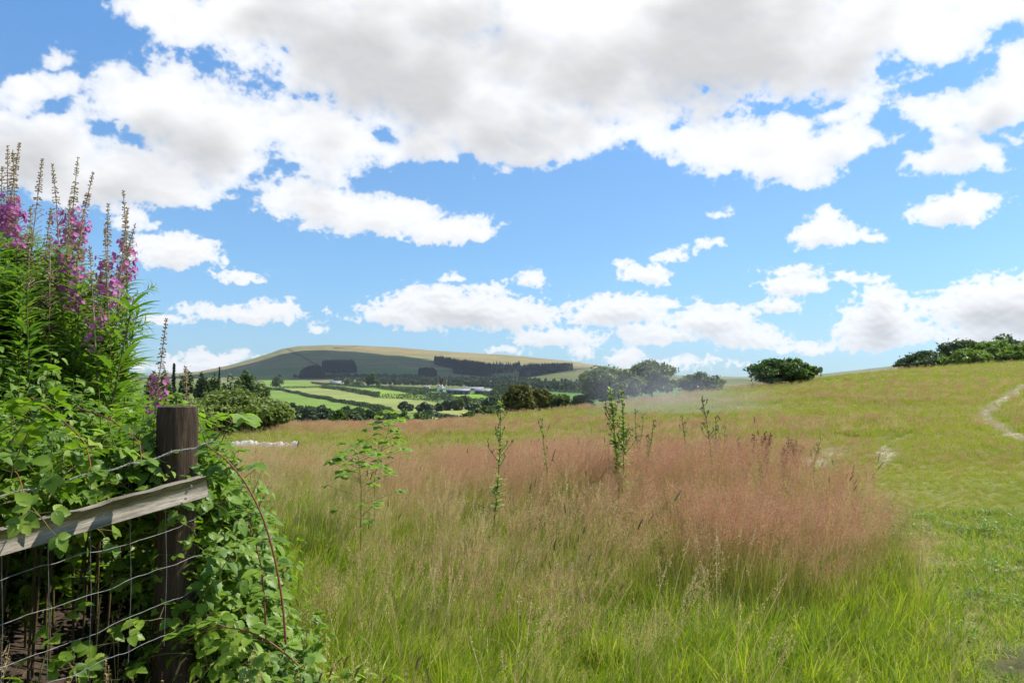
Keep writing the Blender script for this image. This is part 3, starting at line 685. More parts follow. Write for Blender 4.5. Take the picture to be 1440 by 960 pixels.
# ------------------------------------------------------------------ fence
FA = at(256, 600, 2.90); FB = at(0, 700, 2.42)
def onfence(px, py, off=0.0):
    u, m = ray(px, py); dx, dy = FB[0] - FA[0], FB[1] - FA[1]
    # u*Y = FA.x + t dx ; Y = FA.y + t dy
    t = (u * FA[1] - FA[0]) / (dx - u * dy); Y = FA[1] + t * dy
    n = np.array([-dy, dx, 0]) / math.hypot(dx, dy); n = n if n[1] < 0 else -n
    return np.array([u * Y, Y, EYE + m * Y]) + n * off
fence = empty('timber_fence', (FA[0], FA[1], .1), 'weathered timber fence post with grey rail, barbed wire and sheep netting beside the bramble bank', 'fence')
F0 = np.array(fence.location)
def wood(name, c1, c2, c3, stretch, scale=1, bump=.6):
    m, nt, o = newmat(name); mp = nt.nodes.new('ShaderNodeMapping'); mp.inputs['Scale'].default_value = stretch; L_(nt, objco(nt), mp.inputs[0])
    a = noise(nt, 6 * scale, 8, .65, mp.outputs[0], dist=.4); b = noise(nt, 30 * scale, 6, .6, mp.outputs[0])
    c = ramp(nt, [(.25, c1), (.5, c2), (.75, c3)], a); c = mixc(nt, .5, c, ramp(nt, [(.35, (.35, .33, .3)), (.6, (1.1, 1.1, 1.1))], b), 'MULTIPLY')
    blot = ramp(nt, [(.55, (1, 1, 1)), (.72, (.6, .62, .5))], noise(nt, 5, 4, .6, objco(nt))); c = mixc(nt, 1, c, blot, 'MULTIPLY')
    p = nt.nodes.new('ShaderNodeBsdfPrincipled'); L_(nt, c, p.inputs['Base Color']); p.inputs['Roughness'].default_value = .85; p.inputs['Specular IOR Level'].default_value = .2
    ad = nt.nodes.new('ShaderNodeMath'); ad.operation = 'ADD'; L_(nt, a, ad.inputs[0]); L_(nt, b, ad.inputs[1])
    bp = nt.nodes.new('ShaderNodeBump'); bp.inputs['Strength'].default_value = bump; bp.inputs['Distance'].default_value = .008; L_(nt, ad.outputs[0], bp.inputs['Height']); L_(nt, bp.outputs[0], p.inputs['Normal'])
    L_(nt, p.outputs[0], o.inputs[0]); return m
M_post = wood('brown_post_wood', (.030, .021, .015), (.065, .043, .029), (.14, .10, .068), (9, 9, .7))
M_rail = wood('silvered_rail_wood', (.15, .13, .10), (.27, .24, .19), (.42, .385, .32), (.8, 9, 9))
M_wire = plain_mat('galvanised_wire', (.16, .15, .14), (.36, .35, .34), 40, .6, metal=.5)
# post
top = at(250, 572, 2.985) - F0; bot = at(246, 880, 2.985) - F0; dr = (bot - top) / (top[2] - bot[2])
n = 28; rings = 46; zs = np.linspace(top[2], -.25, rings)
b = MB(); V = []
for k, z in enumerate(zs):
    c = top + dr * (top[2] - z); a = np.linspace(0, 2 * PI, n, endpoint=False)
    r = .0715 + .004 * (fbm(np.cos(a) * 2.2 + 9, np.sin(a) * 2.2 + z * .25, 4) - .5) * 4 * .5 + .0025 * (vn(a * 6, z * 1.2 + 0 * a) - .5)
    if k == 0: r = r - .004
    V.append(np.stack([c[0] + np.cos(a) * r, c[1] + np.sin(a) * r, np.full(n, c[2] - (0 if k else 0) + .002 * (vn(a * 3, a * 0) - .5))], 1))
V = np.concatenate(V); i = np.arange(rings - 1)[:, None] * n; j = np.arange(n)[None]; kk = (j + 1) % n
b.add(V, np.stack([i + j, i + n + j, i + n + kk, i + kk], -1).reshape(-1, 4))
capc = np.mean(V[:n], 0) + [0, 0, .003]; inner = capc + (V[:n] - capc) * .55 + [0, 0, .002]
b.add(np.concatenate([V[:n] + 0, inner]), np.array([[q, (q + 1) % n, n + (q + 1) % n, n + q] for q in range(n)]))
b.add(np.concatenate([inner, [capc]]), np.array([[q, (q + 1) % n, n] for q in range(n)]))
post = b.obj('post', M_post, fence, smooth=True)
# rail
ra = at(287, 683, 2.885); rb = onfence(0, 753, .075); rd = (rb - ra); rd2 = rd / np.linalg.norm(rd); rend = ra + rd2 * 1.75
rn = 90; hh_, tt_ = .037, .019
def section():
    pts = []
    for (sx, sz) in ((-1, -1), (1, -1), (1, 1), (-1, 1)):
        e = .16
        pts += [(sx * (1 - (e if sx * sz > 0 else 0) * .8), sz * (1 - (0 if sx * sz > 0 else e * .5))), (sx * (1 - (0 if sx * sz > 0 else e * .8)), sz * (1 - (e * .5 if sx * sz > 0 else 0)))]
    return np.array(pts)
sec = section(); L = np.linalg.norm(rend - ra); V = []
for k in range(rn):
    s = k / (rn - 1) * L; w_ = (fbm(s * 3.1 + 3, 1.7, 3) - .5)
    y = sec[:, 0] * tt_ * (1 + .02 * w_); z = sec[:, 1] * hh_ * (1 + .02 * w_)
    chip = (sec[:, 1] > .5) * max(0, vn(s * 16, 4.4) - .66) * .03; z = z - chip
    V.append(np.stack([np.full(8, s) + (0 if 0 < k < rn - 1 else (vn(sec[:, 1] * 3 + 5, sec[:, 0] * 2) - .5) * .006), y, z], 1))
V = np.concatenate(V); b = MB(); i = np.arange(rn - 1)[:, None] * 8; j = np.arange(8)[None]; kk = (j + 1) % 8
b.add(V, np.stack([i + j, i + kk, i + 8 + kk, i + 8 + j], -1).reshape(-1, 4))
for e, fl in ((0, 1), ((rn - 1) * 8, 0)):
    c = V[e:e + 8].mean(0); b.add(np.concatenate([V[e:e + 8], [c]]), np.array([[q, (q + 1) % 8, 8] for q in range(8)]))
rail = b.obj('rail', M_rail, fence); zx = Vector(rd2); rail.rotation_mode = 'QUATERNION'
yv = Vector((0, 0, 1)).cross(zx).normalized(); zv = zx.cross(yv); rail.rotation_quaternion = Matrix((zx, yv, zv)).transposed().to_quaternion()
rail.location = ra - F0
for q, (dx, dz) in enumerate(((.065, .018), (.09, -.02))):
    b = MB(); v, f = tube([[0, 0, 0], [0, .004, 0]], [.0045, .004], 8); b.add(v, f); v2 = v[8:]; b.add(np.concatenate([v2, [v2.mean(0)]]), np.array([[k, (k + 1) % 8, 8] for k in range(8)]))
    o = b.obj('nail_head', M_wire, rail); o.location = (dx, -.0235 if (rail.rotation_quaternion @ Vector((0, -1, 0))).y < 0 else .0235, dz)
# barbed wire: two twisted strands with barbs
def wirepath(px_pts, off=.0, n=120, wob=.004, seed=0):
    P = np.array([onfence(a, b_, off) for a, b_ in px_pts]); t = np.linspace(0, 1, n); s = np.linspace(0, 1, len(P))
    Q = np.stack([np.interp(t, s, P[:, k]) for k in range(3)], 1); Q[:, 2] += (fbm(t * 14 + seed, t * 0 + seed, 3) - .5) * wob * 4
    return Q - F0
Q = wirepath([(279, 619), (252, 628), (222, 634), (160, 653), (95, 668), (0, 690), (-120, 722), (-300, 768)], .085, 260, .004, 3)
b = MB(); t = np.arange(len(Q)); 
for ph in (0, PI):
    off = np.stack([0 * t, np.cos(t * .9 + ph), np.sin(t * .9 + ph)], 1) * .0022; v, f = tube(Q + off, .0014, 5); b.add(v, f)
bw = b.obj('barbed_wire', M_wire, fence, smooth=True)
for k in range(8, 250, 17):
    b = MB()
    for a in (0, 1.6, 3.1, 4.6):
        d = np.array([math.cos(a) * .3, math.sin(a), math.cos(a + .5)]); v, f = tube([Q[k], Q[k] + d * .008, Q[k] + d * .014], [.0013, .0011, .0002], 4); b.add(v, f)
    b.obj('barb', M_wire, bw)
net = bpy.data.objects.new('wire_netting', None)
b = MB()
for q, pts in enumerate(([(275, 716), (236, 741), (112, 773), (0, 806), (-150, 850), (-300, 893)], [(273, 775), (200, 800), (112, 833), (0, 868), (-150, 915), (-300, 962)], [(271, 822), (204, 849), (112, 887), (0, 927), (-150, 980), (-300, 1032)], [(268, 868), (204, 894), (112, 932), (0, 980), (-150, 1040), (-300, 1100)])):
    Q2 = wirepath(pts, .06, 90, .005, q * 3.3); v, f = tube(Q2, .0010, 5); b.add(v, f)
for q, (a, y0, y1) in enumerate(((218, 700, 905), (168, 712, 925), (112, 725, 950), (53, 740, 975), (-12, 755, 1000), (-85, 775, 1030))):
    Q2 = wirepath([(a, y0), (a + 2, (y0 + y1) / 2), (a - 2, y1)], .06, 40, .006, q * 1.7 + 20); v, f = tube(Q2, .0008, 4); b.add(v, f)
b.obj('wire_netting', M_wire, fence, smooth=True)
bpy.data.objects.remove(net)

# ------------------------------------------------------------------ broad leaves
def leaf_template(L, W, st=9, ser=.10, fold=.25, curl=.25, tip=.8):
    s = np.linspace(0, 1, st); w = W * np.sin(PI * np.clip(s, 0, 1) ** tip) ** .75; w[0] = W * .03; w[-1] = 0
    w = w * (1 + ser * np.where(np.arange(st) % 2 == 0, -1, 1))
    z = -curl * L * s ** 2
    mid = np.stack([s * L, 0 * s, z], 1); l = np.stack([s * L - ser * L * .3, w, z + w * fold], 1); r = l * [1, -1, 1]
    v = np.concatenate([mid, l, r]); i = np.arange(st - 1)
    f = np.concatenate([np.stack([i, i + 1, st + i + 1, st + i], 1), np.stack([i, 2 * st + i, 2 * st + i + 1, i + 1], 1)])
    return v, f
def place(b, T, pos, xd, nr, scl, m=0):
    v, f = T; pos = np.asarray(pos, float).reshape(-1, 3); n = len(pos); xd = unit(np.asarray(xd, float).reshape(-1, 3)); nr = np.asarray(nr, float).reshape(-1, 3)
    nr = unit(nr - (nr * xd).sum(1, keepdims=True) * xd); yd = np.cross(nr, xd); scl = np.broadcast_to(scl, (n,))
    V = pos[:, None] + scl[:, None, None] * (v[None, :, :1] * xd[:, None] + v[None, :, 1:2] * yd[:, None] + v[None, :, 2:] * nr[:, None])
    Fc = f[None] + (np.arange(n) * len(v))[:, None, None]; b.add(V.reshape(-1, 3), Fc.reshape(-1, f.shape[1]), m)
T_br = leaf_template(.050, .0185, 11, .09, .3, .2); T_ne = leaf_template(.062, .018, 11, .12, .35, .35); T_wi = leaf_template(.105, .0085, 5, 0, .3, .35, 1.0); T_hz = leaf_template(.075, .034, 11, .07, .2, .2, .9)
M_bram = leaf_mat('bramble_leaf', [(.06, .12, .016), (.12, .21, .025), (.20, .30, .035), (.32, .38, .07)], transl=.4, rough=.45, spec=.35)
M_nett = leaf_mat('nettle_leaf', [(.07, .14, .018), (.14, .24, .03), (.25, .35, .05)], transl=.42, rough=.5)
M_will = leaf_mat('willowherb_leaf', [(.055, .12, .02), (.10, .19, .028), (.16, .25, .04), (.23, .29, .06)], transl=.38, rough=.45)
M_hzl = leaf_mat('light_green_leaf', [(.14, .25, .03), (.20, .31, .05), (.27, .36, .09)], transl=.45, rough=.5)
M_twig = plain_mat('green_stem', (.12, .14, .04), (.2, .18, .06), 30)
M_cane = plain_mat('red_bramble_cane', (.16, .045, .035), (.26, .09, .05), 20, .5)
M_redstem = plain_mat('reddish_stem', (.085, .05, .025), (.12, .10, .035), 20, .6)
def shoot_bramble(i):
    b = MB(); L = .32; t = np.linspace(0, 1, 6); P = np.stack([t * L * .5, .02 * np.sin(t * 3), t * L * .7 - t ** 2 * .1], 1); v, f = tube(P, np.linspace(.0028, .001, 6), 4); b.add(v, f, 1)
    for k in range(6):
        s = .12 + k * .17 + random.uniform(-.04, .04); p = np.array([np.interp(s, t, P[:, q]) for q in range(3)]); a = k * 2.4 + random.uniform(-.4, .4)
        pd = np.array([math.cos(a), math.sin(a), .45]); pe = p + pd * .045; v, f = tube([p, pe], .001, 3); b.add(v, f, 1)
        for da, sc in ((0, 1.0), (1.15, .8), (-1.15, .8)):
            xd = np.array([math.cos(a + da), math.sin(a + da), .15 - random.random() * .5]); place(b, T_br, pe, xd, [random.uniform(-.25, .25), random.uniform(-.25, .25), 1], sc * random.uniform(.8, 1.15))
    return proto('x', b, [M_bram, M_twig])
def shoot_nettle(i, T=T_ne, M=None):
    b = MB(); L = .34; v, f = tube([[0, 0, 0], [.01, 0, L * .5], [.0, .01, L]], [.003, .0025, .001], 4); b.add(v, f, 1)
    for k in range(9):
        z = L * (k + .5) / 9; s = (.55 + .5 * math.sin(min(1, (k + 1.5) / 6) * PI * .6)) * (1.0 if k < 7 else .6)
        for h in (0, PI):
            a = k * PI / 2 + h + random.uniform(-.25, .25); place(b, T, [math.cos(a) * .01, math.sin(a) * .01, z], [math.cos(a), math.sin(a), .35 - .4 * random.random()], [0, 0, 1], s)
    return proto('x', b, [M or M_nett, M_twig])
def willow_foliage(b, P, t, z0, z1, n, m=0, sc=1.0):
    s = np.sort(rng.uniform(z0, z1, n)); pos = np.stack([np.interp(s, t, P[:, k]) for k in range(3)], 1); a = np.arange(n) * 2.4 + rng.normal(0, .2, n)
    size = sc * (.75 + .35 * np.sin((s - z0) / (z1 - z0) * PI)) * rng.uniform(.8, 1.15, n)
    place(b, T_wi, pos, np.stack([np.cos(a), np.sin(a), rng.uniform(.35, 1.1, n)], 1), np.stack([-np.cos(a) * .5, -np.sin(a) * .5, np.ones(n)], 1), size, m)
def shoot_willow(i):
    b = MB(); t = np.linspace(0, 1, 7); P = np.stack([.06 * t ** 2, .02 * np.sin(t * 4 + i), t * .85], 1); v, f = tube(P, np.linspace(.004, .0015, 7), 5); b.add(v, f, 1)
    willow_foliage(b, P, t, .08, 1.0, 80); return proto('x', b, [M_will, M_redstem])
# bank of bramble and nettle behind the fence
fd = (FB - FA)[:2] / np.linalg.norm((FB - FA)[:2]); fn = np.array([-fd[1], fd[0]]); fn = fn if fn[1] > 0 else -fn      # along the fence, and away from the camera
def bank_top(x, Y):
    rel = np.stack([x - FA[0], Y - FA[1]], -1); n_ = rel @ fn
    A = np.interp(n_, [.08, .16, .5, 1.0, 1.8, 3.0, 4.5], [0, 1.02, 1.30, 1.62, 1.98, 2.2, 1.9])
    side = x / Y; lim = np.interp(side, [-.54, -.50, -.455, -.40, -.36, -.32], [1, .72, .58, .54, .40, 0]); A = np.where((A > 0) & (lim > .04), .2 + (A - .2) * lim, 0)
    B = np.interp(x, [-1.7, -1.17, -1.06, -.98, -.90, -.82], [1.25, 1.28, 1.0, .72, .4, 0]) * sst(2.72, 2.95, Y + (x + 1) * .3) * sst(3.9, 3.3, Y)
    return np.maximum(A, B) + (fbm(x * 2.2, Y * 2.2 + 4, 3) - .5) * .28 * (np.maximum(A, B) > .25)
N = 54000; x = rng.uniform(-6, -.6, N); Y = rng.uniform(2.0, 7.2, N); T_ = bank_top(x, Y); gz = H(x, Y)
m = (T_ > gz + .1) & (x / Y > -.86); x, Y, T_, gz = x[m], Y[m], T_[m], gz[m]
dep = rng.exponential(.19, len(x)); z = np.maximum(T_ - dep, gz)
rel = np.stack([x - FA[0], Y - FA[1]], -1); nn_ = rel @ fn; al_ = rel @ fd
keep = (nn_ > .12) | ((al_ < -.03) & (T_ < 1.45) & (nn_ > -.5))
# keep the open shaded hollow under the rail
hol = (nn_ < 1.15) & (al_ > .0) & (z < 1.13 + .12 * nn_) & (rng.random(len(x)) < .99)
keep &= ~((nn_ > .45) & (nn_ < 1.9) & (z < 1.16) & (x / Y < -.40)); keep &= ~hol & ~((al_ > -.02) & (z < 1.16) & (nn_ < 1.9) & (nn_ > -.02)); x, Y, z, nn_, al_ = x[keep], Y[keep], z[keep], nn_[keep], al_[keep]
rate = np.clip(1.25 - .22 * nn_, .25, 1); k2 = rng.random(len(x)) < rate; x, Y, z, nn_ = x[k2], Y[k2], z[k2], nn_[k2]
n = len(x); print('bank shoots', n)
out = np.stack([rng.normal(0, .35, n) + .25, rng.normal(0, .35, n) - .25], 1)
rot = np.stack([-out[:, 1] * 1.1, out[:, 0] * 1.1, rng.uniform(0, 6.28, n)], 1)
nettley = fbm(x * 1.1 + 30, Y * 1.1, 2) + (rng.random(n) - .5) * .25
idx = np.where(nettley > .5, rng.integers(3, 6, n), rng.integers(0, 3, n)); idx = np.where((nn_ > 1.3) & (x / Y < -.56) & (rng.random(n) < .2), rng.integers(6, 9, n), idx)
bank_protos = [shoot_bramble(i) for i in range(3)] + [shoot_nettle(i) for i in range(3)] + [shoot_willow(i) for i in range(3)]
scatter('bramble_bank', np.stack([x, Y, z - .12], 1), bank_protos, scl=rng.uniform(.65, 1.1, n) * np.where(idx > 5, .7, 1), idx=idx, rot=rot, label='dense bank of bramble and nettle leaves behind and around the fence')
# dark inner stems and leaves low down behind the netting
N = 3400; s = rng.uniform(-2.2, 3.0, N); d = np.where(rng.random(N) < .04, rng.uniform(1.0, 1.9, N), rng.uniform(1.9, 3.2, N)); p2 = FA[:2] + s[:, None] * fd + d[:, None] * fn; z = rng.uniform(.1, 1.35, N); m = p2[:, 0] / np.maximum(p2[:, 1], .5) < -.41; p2 = p2[m]; z = z[m]; N = len(z)
scatter('bramble_undergrowth', np.stack([p2[:, 0], p2[:, 1], z], 1), [shoot_bramble(i) for i in range(2)] + [shoot_nettle(1)], rot=rng.normal(0, .7, (N, 3)), label='shaded bramble stems and leaves low behind the sheep netting')
N = 26; s = rng.uniform(-.1, 1.7, N); d = rng.uniform(.0, .4, N) - .02; p2 = FA[:2] + s[:, None] * fd + d[:, None] * fn
z = H(p2[:, 0], p2[:, 1]) + .2 + .5 * rng.random(N) ** 2
s = rng.uniform(.36, 1.3, 30); d = rng.uniform(-.05, .12, 30); p3 = FA[:2] + s[:, None] * fd + d[:, None] * fn; p2 = np.concatenate([p2, p3]); z = np.concatenate([z, rng.uniform(1.26, 1.46, 30) - .06 * s]); N = len(z)
scatter('bramble_sprays', np.stack([p2[:, 0], p2[:, 1], z], 1), [shoot_bramble(i) for i in range(3)], rot=rng.normal(0, .6, (N, 3)), label='pale bramble sprays growing through the sheep netting')
N = 1500; s = rng.uniform(-.1, 2.8, N); d = rng.uniform(.12, 1.5, N); p2 = FA[:2] + s[:, None] * fd + d[:, None] * fn
scatter('bramble_canopy', np.stack([p2[:, 0], p2[:, 1], rng.uniform(1.08, 1.28, N) + .12 * d], 1), [shoot_bramble(i) for i in range(2)] + [shoot_nettle(1)], rot=rng.normal(0, .5, (N, 3)), scale=(.7, 1), label='thick inner layer of bramble leaves just above and behind the rail')
# grass at the foot of the fence
N = 300; s = rng.uniform(-.5, 1.9, N); d = rng.uniform(-.6, .3, N); p2 = FA[:2] + s[:, None] * fd + d[:, None] * fn
scatter('bank_grass', onground(p2[:, 0], p2[:, 1]), [tuft_oat(50), tuft_green(51, .2, .5), tuft_green(52, .2, .5, mat=M_lush), tuft_bent(53, M_tan, k=40, n=7), tuft_fox(54)], scale=(.55, .95), label='rough grass and seed heads along the foot of the netting')
N = 60; x = rng.uniform(-1.0, -.68, N); Y = rng.uniform(2.5, 3.6, N)
scatter('low_bramble', onground(x, Y, .12) + np.stack([0 * x, 0 * x, rng.random(N) * .35 * sst(-.45, -.9, x)], 1), [shoot_bramble(i) for i in range(3)], rot=rng.normal(0, .5, (N, 3)), scale=(.7, 1.1), label='low bramble leaves creeping into the grass right of the post')

# ------------------------------------------------------------------ rosebay willowherb, each plant a thing
M_flow = leaf_mat('magenta_petal', [(.40, .09, .30), (.50, .14, .38), (.58, .24, .47)], transl=.4, tcol=(1.1, .85, 1.1), rough=.6)
M_pod = leaf_mat('willowherb_pod', [(.34, .20, .17), (.42, .30, .22), (.34, .34, .16)], transl=.1, rough=.7)
def make_willowherb(label, height, flowers, bare, bendx, seed):
    root = empty('rosebay_willowherb', (0, 0, 0), label, 'willowherb', 'rosebay willowherb stems on the bank')
    r = np.random.default_rng(seed); H_ = height; t = np.linspace(0, 1, 14)
    P = np.stack([bendx * t ** 3 * .5 + .02 * np.sin(t * 5 + seed), .02 * np.sin(t * 4 + seed * 2), t * H_ * (1 - .04 * abs(bendx))], 1)
    P[-2:, 0] += bendx * np.array([.03, .08])
    b = MB(); v, f = tube(P, np.linspace(.006, .0014, 14), 6); b.add(v, f); b.obj('stem', M_redstem, root, smooth=True)
    zr = 1 - .52 / H_                                             # where the raceme starts
    b = MB(); willow_foliage(b, P, t, .40, zr + .03, int(62 * H_), sc=1.05); b.obj('foliage', M_will, root)
    pt = lambda s: np.stack([np.interp(s, t, P[:, k]) for k in range(3)], -1)
    # pods and buds: thin, pointing up and out, small towards the tip
    b = MB(); n = 120; s = np.sort(zr + (1 - zr) * r.uniform(0, 1, n) ** .8); a = np.arange(n) * 2.4; q = (s - zr) / (1 - zr)
    L = np.where(q < .55, .052 - .02 * q, .024 - .016 * (q - .55) / .45); up = np.where(q < .5, .55, np.where(q < .8, -.25, .5)); d = unit(np.stack([np.cos(a), np.sin(a), up + r.normal(0, .15, n)], 1)); p0 = pt(s)
    sd = unit(np.cross(d, r.normal(size=(n, 3)))); wv = np.where(q < .55, .0018, .0040)
    for sd2 in (sd, np.cross(d, sd)):
        c = p0[:, None] + d[:, None] * (L[:, None] * np.array([0, .5, .85, 1]))[..., None]; of = sd2[:, None] * (wv[:, None] * np.array([.35, .5, 1, .2]))[..., None]
        v = np.stack([c - of, c + of], 2).reshape(-1, 3); qd = np.array([[2 * i, 2 * i + 1, 2 * i + 3, 2 * i + 2] for i in range(3)]); b.add(v, (qd[None] + (np.arange(n) * 8)[:, None, None]).reshape(-1, 4))
    sa = np.linspace(zr, 1, 8); v, f = tube(pt(sa), .0022, 5); b.add(v, f); b.obj('seed_pods', M_pod, root)
    if flowers:
        b = MB(); n = flowers; s = zr + (1 - zr) * (.12 + .38 * r.random(n)); a = r.random(n) * 6.28; d = unit(np.stack([np.cos(a), np.sin(a), .25 + 0 * a], 1)); c = pt(s) + d * r.uniform(.025, .05, n)[:, None]
        Tp = leaf_template(.0135, .0075, 4, 0, .2, .1, 1.2)
        u1 = unit(np.cross(d, [0, 0, 1])); u2 = np.cross(d, u1)
        for k in range(4):
            an = k * PI / 2 + .4; xd = u1 * math.cos(an) + u2 * math.sin(an) + d * .35; place(b, Tp, c, xd, d, r.uniform(.85, 1.2, n))
        for q in range(n): v, f = tube([c[q] - d[q] * .045, c[q]], .0012, 3); b.add(v, f, 1)
        sa = np.linspace(s.min(), s.max(), 6); v, f = tube(pt(sa), .0032, 5); b.add(v, f, 1); b.obj('flowers', [M_flow, M_pod], root)
    return root
HERBS = [  # tip px, tip py, distance, flowers, lean, look
 (10,204,3.9,26,0,'flowering stem half cut by the left edge of the picture'), (23,209,3.7,24,0,'flowering stem second from the left edge, straight pointed tip'), (36,199,3.8,40,-.05,'tallest flowering stem with a dense magenta cluster near the left edge'),
 (57,222,3.9,0,-.04,'budded stem without open flowers right of the tallest one'), (67,226,4.1,12,.10,'stem with a curved tip and a few magenta flowers at its foot'),
 (97,281,3.8,30,0,'short flowering stem left of the fullest magenta cluster'), (109,218,3.9,34,-.10,'tall stem with curved tip above the fullest magenta cluster'), (134,234,4.0,40,-.16,'stem bowed to the right over a bright magenta cluster'),
 (81,291,3.7,0,-.05,'low budded stem between two magenta clusters'), (119,295,3.6,22,-.05,'low flowering stem in front of the bright magenta clusters'), (145,284,3.9,26,.06,'slender stem with a loose magenta cluster left of the last tall trio'),
 (170,267,4.0,32,.05,'straight tall stem with magenta flowers, third from the right'), (179,290,3.8,6,-.10,'bent-tipped stem with only a few flowers, second from the right of the tall row'), (192,305,3.9,3,-.16,'drooping-tipped seeding stem at the right end of the tall row'),
 (156,315,3.7,16,0,'short flowering stem among the last tall stems'), (48,290,3.6,0,.03,'low leafy budded stem below the left flower clusters'), (228,447,3.7,26,0,'lone small flowering stem standing above the fence post'), (255,514,3.6,14,0,'shortest flowering stem just above the fence post'),
 (3,235,4.1,18,0,'stem cut by the left edge of the picture, lower than its neighbours'),(70,330,3.5,0,0,'leafy stem with budded tip at the middle of the left clump'),(133,345,3.5,10,0,'low stem with few magenta flowers right of the middle of the clump'),(185,350,4.2,14,.05,'flowering stem behind the drooping-tipped one'),
]
for k, (px_, py_, Y_, fl, bend, lb) in enumerate(HERBS):
    tip = at(px_, py_, Y_); gz = float(H(tip[0], Y_)); hh = tip[2] - gz
    fl2 = int(fl * 1.6)
    r_ = make_willowherb(lb, hh, fl2, False, -(bend * 1.6 + .05 * math.sin(k * 2.3)), 11 + k); r_.location = (tip[0] + (bend * 1.6 + .05 * math.sin(k * 2.3)) * .58, Y_, gz); r_.rotation_euler = (0, 0, 0)
# (more) stems filling the clump
N = 230; x = []; Y = []
while len(x) < N:
    y_ = rng.uniform(3.3, 5.6); u_ = rng.uniform(-.80, -.505); x.append(u_ * y_); Y.append(y_)
x = np.array(x); Y = np.array(Y); T_ = np.maximum(bank_top(x, Y), H(x, Y) + .3); side = np.interp(x / Y, [-.8, -.62, -.52, -.48, -.46], [.62, .62, .42, .25, .1]) * (Y / 4)
def willow_tall(i):
    b = MB(); t = np.linspace(0, 1, 8); P = np.stack([.05 * t ** 2, .02 * np.sin(t * 4 + i), t * 1.0], 1); v, f = tube(P, np.linspace(.005, .0015, 8), 5); b.add(v, f, 1)
    willow_foliage(b, P, t, .05, 1.0, 115, sc=1.1); return proto('x', b, [M_will, M_redstem])
zt = np.minimum(T_, 2.2)
scatter('willowherb_leaves', np.stack([x, Y, zt - .55], 1), [willow_tall(i) for i in range(4)], scl=np.clip((EYE + np.interp(x / Y, [-.8, -.62, -.55, -.50, -.47], [M(325), M(325), M(350), M(395), M(440)]) * Y * rng.uniform(.5, 1.0, N) - zt + .55) / 1.0, .3, 1.4), tilt=.07, rz=(0, 6.28), label='close-set leafy willowherb stems rising from the back of the bank')

# ------------------------------------------------------------------ arching bramble canes
def cane(pxs, Ys, label, nleaf, thick=.004):
    P = np.array([at(a, b_, y) for (a, b_), y in zip(pxs, Ys)]); t = np.linspace(0, 1, len(P)); tt = np.linspace(0, 1, 40)
    Q = np.stack([np.interp(tt, t, P[:, k]) for k in range(3)], 1)
    for _ in range(6): Q[1:-1] = (Q[:-2] + Q[1:-1] * 2 + Q[2:]) / 4
    base = Q[-1].copy(); root = empty('bramble_cane', base, label, 'bramble', 'arching bramble canes'); Q = Q - base
    b = MB(); v, f = tube(Q, np.linspace(thick * .6, thick, 40), 6); b.add(v, f); b.obj('stem', M_cane, root, smooth=True)
    b = MB()
    for k in np.linspace(2, 37, nleaf).astype(int):
        p = Q[k]; a = random.uniform(-1.2, 1.2) + (0 if random.random() < .7 else PI); pd = np.array([math.cos(a), math.sin(a) * .6 - .3, .35]); pe = p + pd * random.uniform(.03, .07)
        v, f = tube([p, pe], .0013, 4); b.add(v, f, 1)
        for da, sc in ((0, 1.05), (1.15, .85), (-1.15, .85)): place(b, T_br, pe, [math.cos(a + da), math.sin(a + da), -.1], [random.uniform(-.3, .3), random.uniform(-.4, .1), 1], sc * 1.1)
    b.obj('foliage', [M_bram, M_twig], root); return root
cane([(290, 626), (318, 645), (346, 678), (372, 730), (388, 790), (398, 850), (402, 905)], [2.75, 2.72, 2.7, 2.7, 2.7, 2.7, 2.7], 'long red bramble cane arching down into the grass right of the post', 9)
cane([(350, 735), (360, 765), (368, 800), (372, 845), (374, 900)], [2.8] * 5, 'short red bramble cane between the long arching cane and the post', 5, .003)
cane([(255, 905), (300, 880), (345, 885), (385, 905), (420, 935)], [2.65] * 5, 'bramble cane trailing low across the grass below the post', 9, .003)

def overhang(pts, offs, label, nleaf):
    P = [onfence(a, b_, o_) for (a, b_), o_ in zip(pts, offs)]; P = np.array(P); t = np.linspace(0, 1, len(P)); tt = np.linspace(0, 1, 30); Q = np.stack([np.interp(tt, t, P[:, k]) for k in range(3)], 1)
    for _ in range(5): Q[1:-1] = (Q[:-2] + Q[1:-1] * 2 + Q[2:]) / 4
    base = Q[0].copy(); Q = Q - base; root = empty('bramble_cane', base, label, 'bramble', 'arching bramble canes'); b = MB(); v, f = tube(Q, np.linspace(.0032, .0012, 30), 5); b.add(v, f); b.obj('stem', M_cane, root, smooth=True); b = MB()
    for k in np.linspace(4, 29, nleaf).astype(int):
        a = random.uniform(-PI, PI); pd = np.array([math.cos(a), math.sin(a), .5]); pe = Q[k] + pd * random.uniform(.02, .05); v, f = tube([Q[k], pe], .001, 3); b.add(v, f, 1)
        for da, sc in ((0, 1.0), (1.15, .8), (-1.15, .8)): place(b, T_br, pe, [math.cos(a + da), math.sin(a + da), -.15], [random.uniform(-.3, .3), random.uniform(-.3, .3), 1], sc)
    b.obj('foliage', [M_bram, M_twig], root)
overhang([(150, 560), (135, 585), (120, 620), (100, 655), (88, 690)], [-.5, -.25, 0, .12, .16], 'thin bramble cane hanging over the rail left of the post', 6)
overhang([(195, 575), (190, 590), (178, 620), (165, 650)], [-.4, -.15, .08, .14], 'short bramble cane hanging over the barbed wire beside the post', 5)
overhang([(40, 600), (30, 630), (15, 665), (5, 700)], [-.5, -.2, .05, .13], 'bramble cane hanging over the rail at the left edge of the picture', 6)

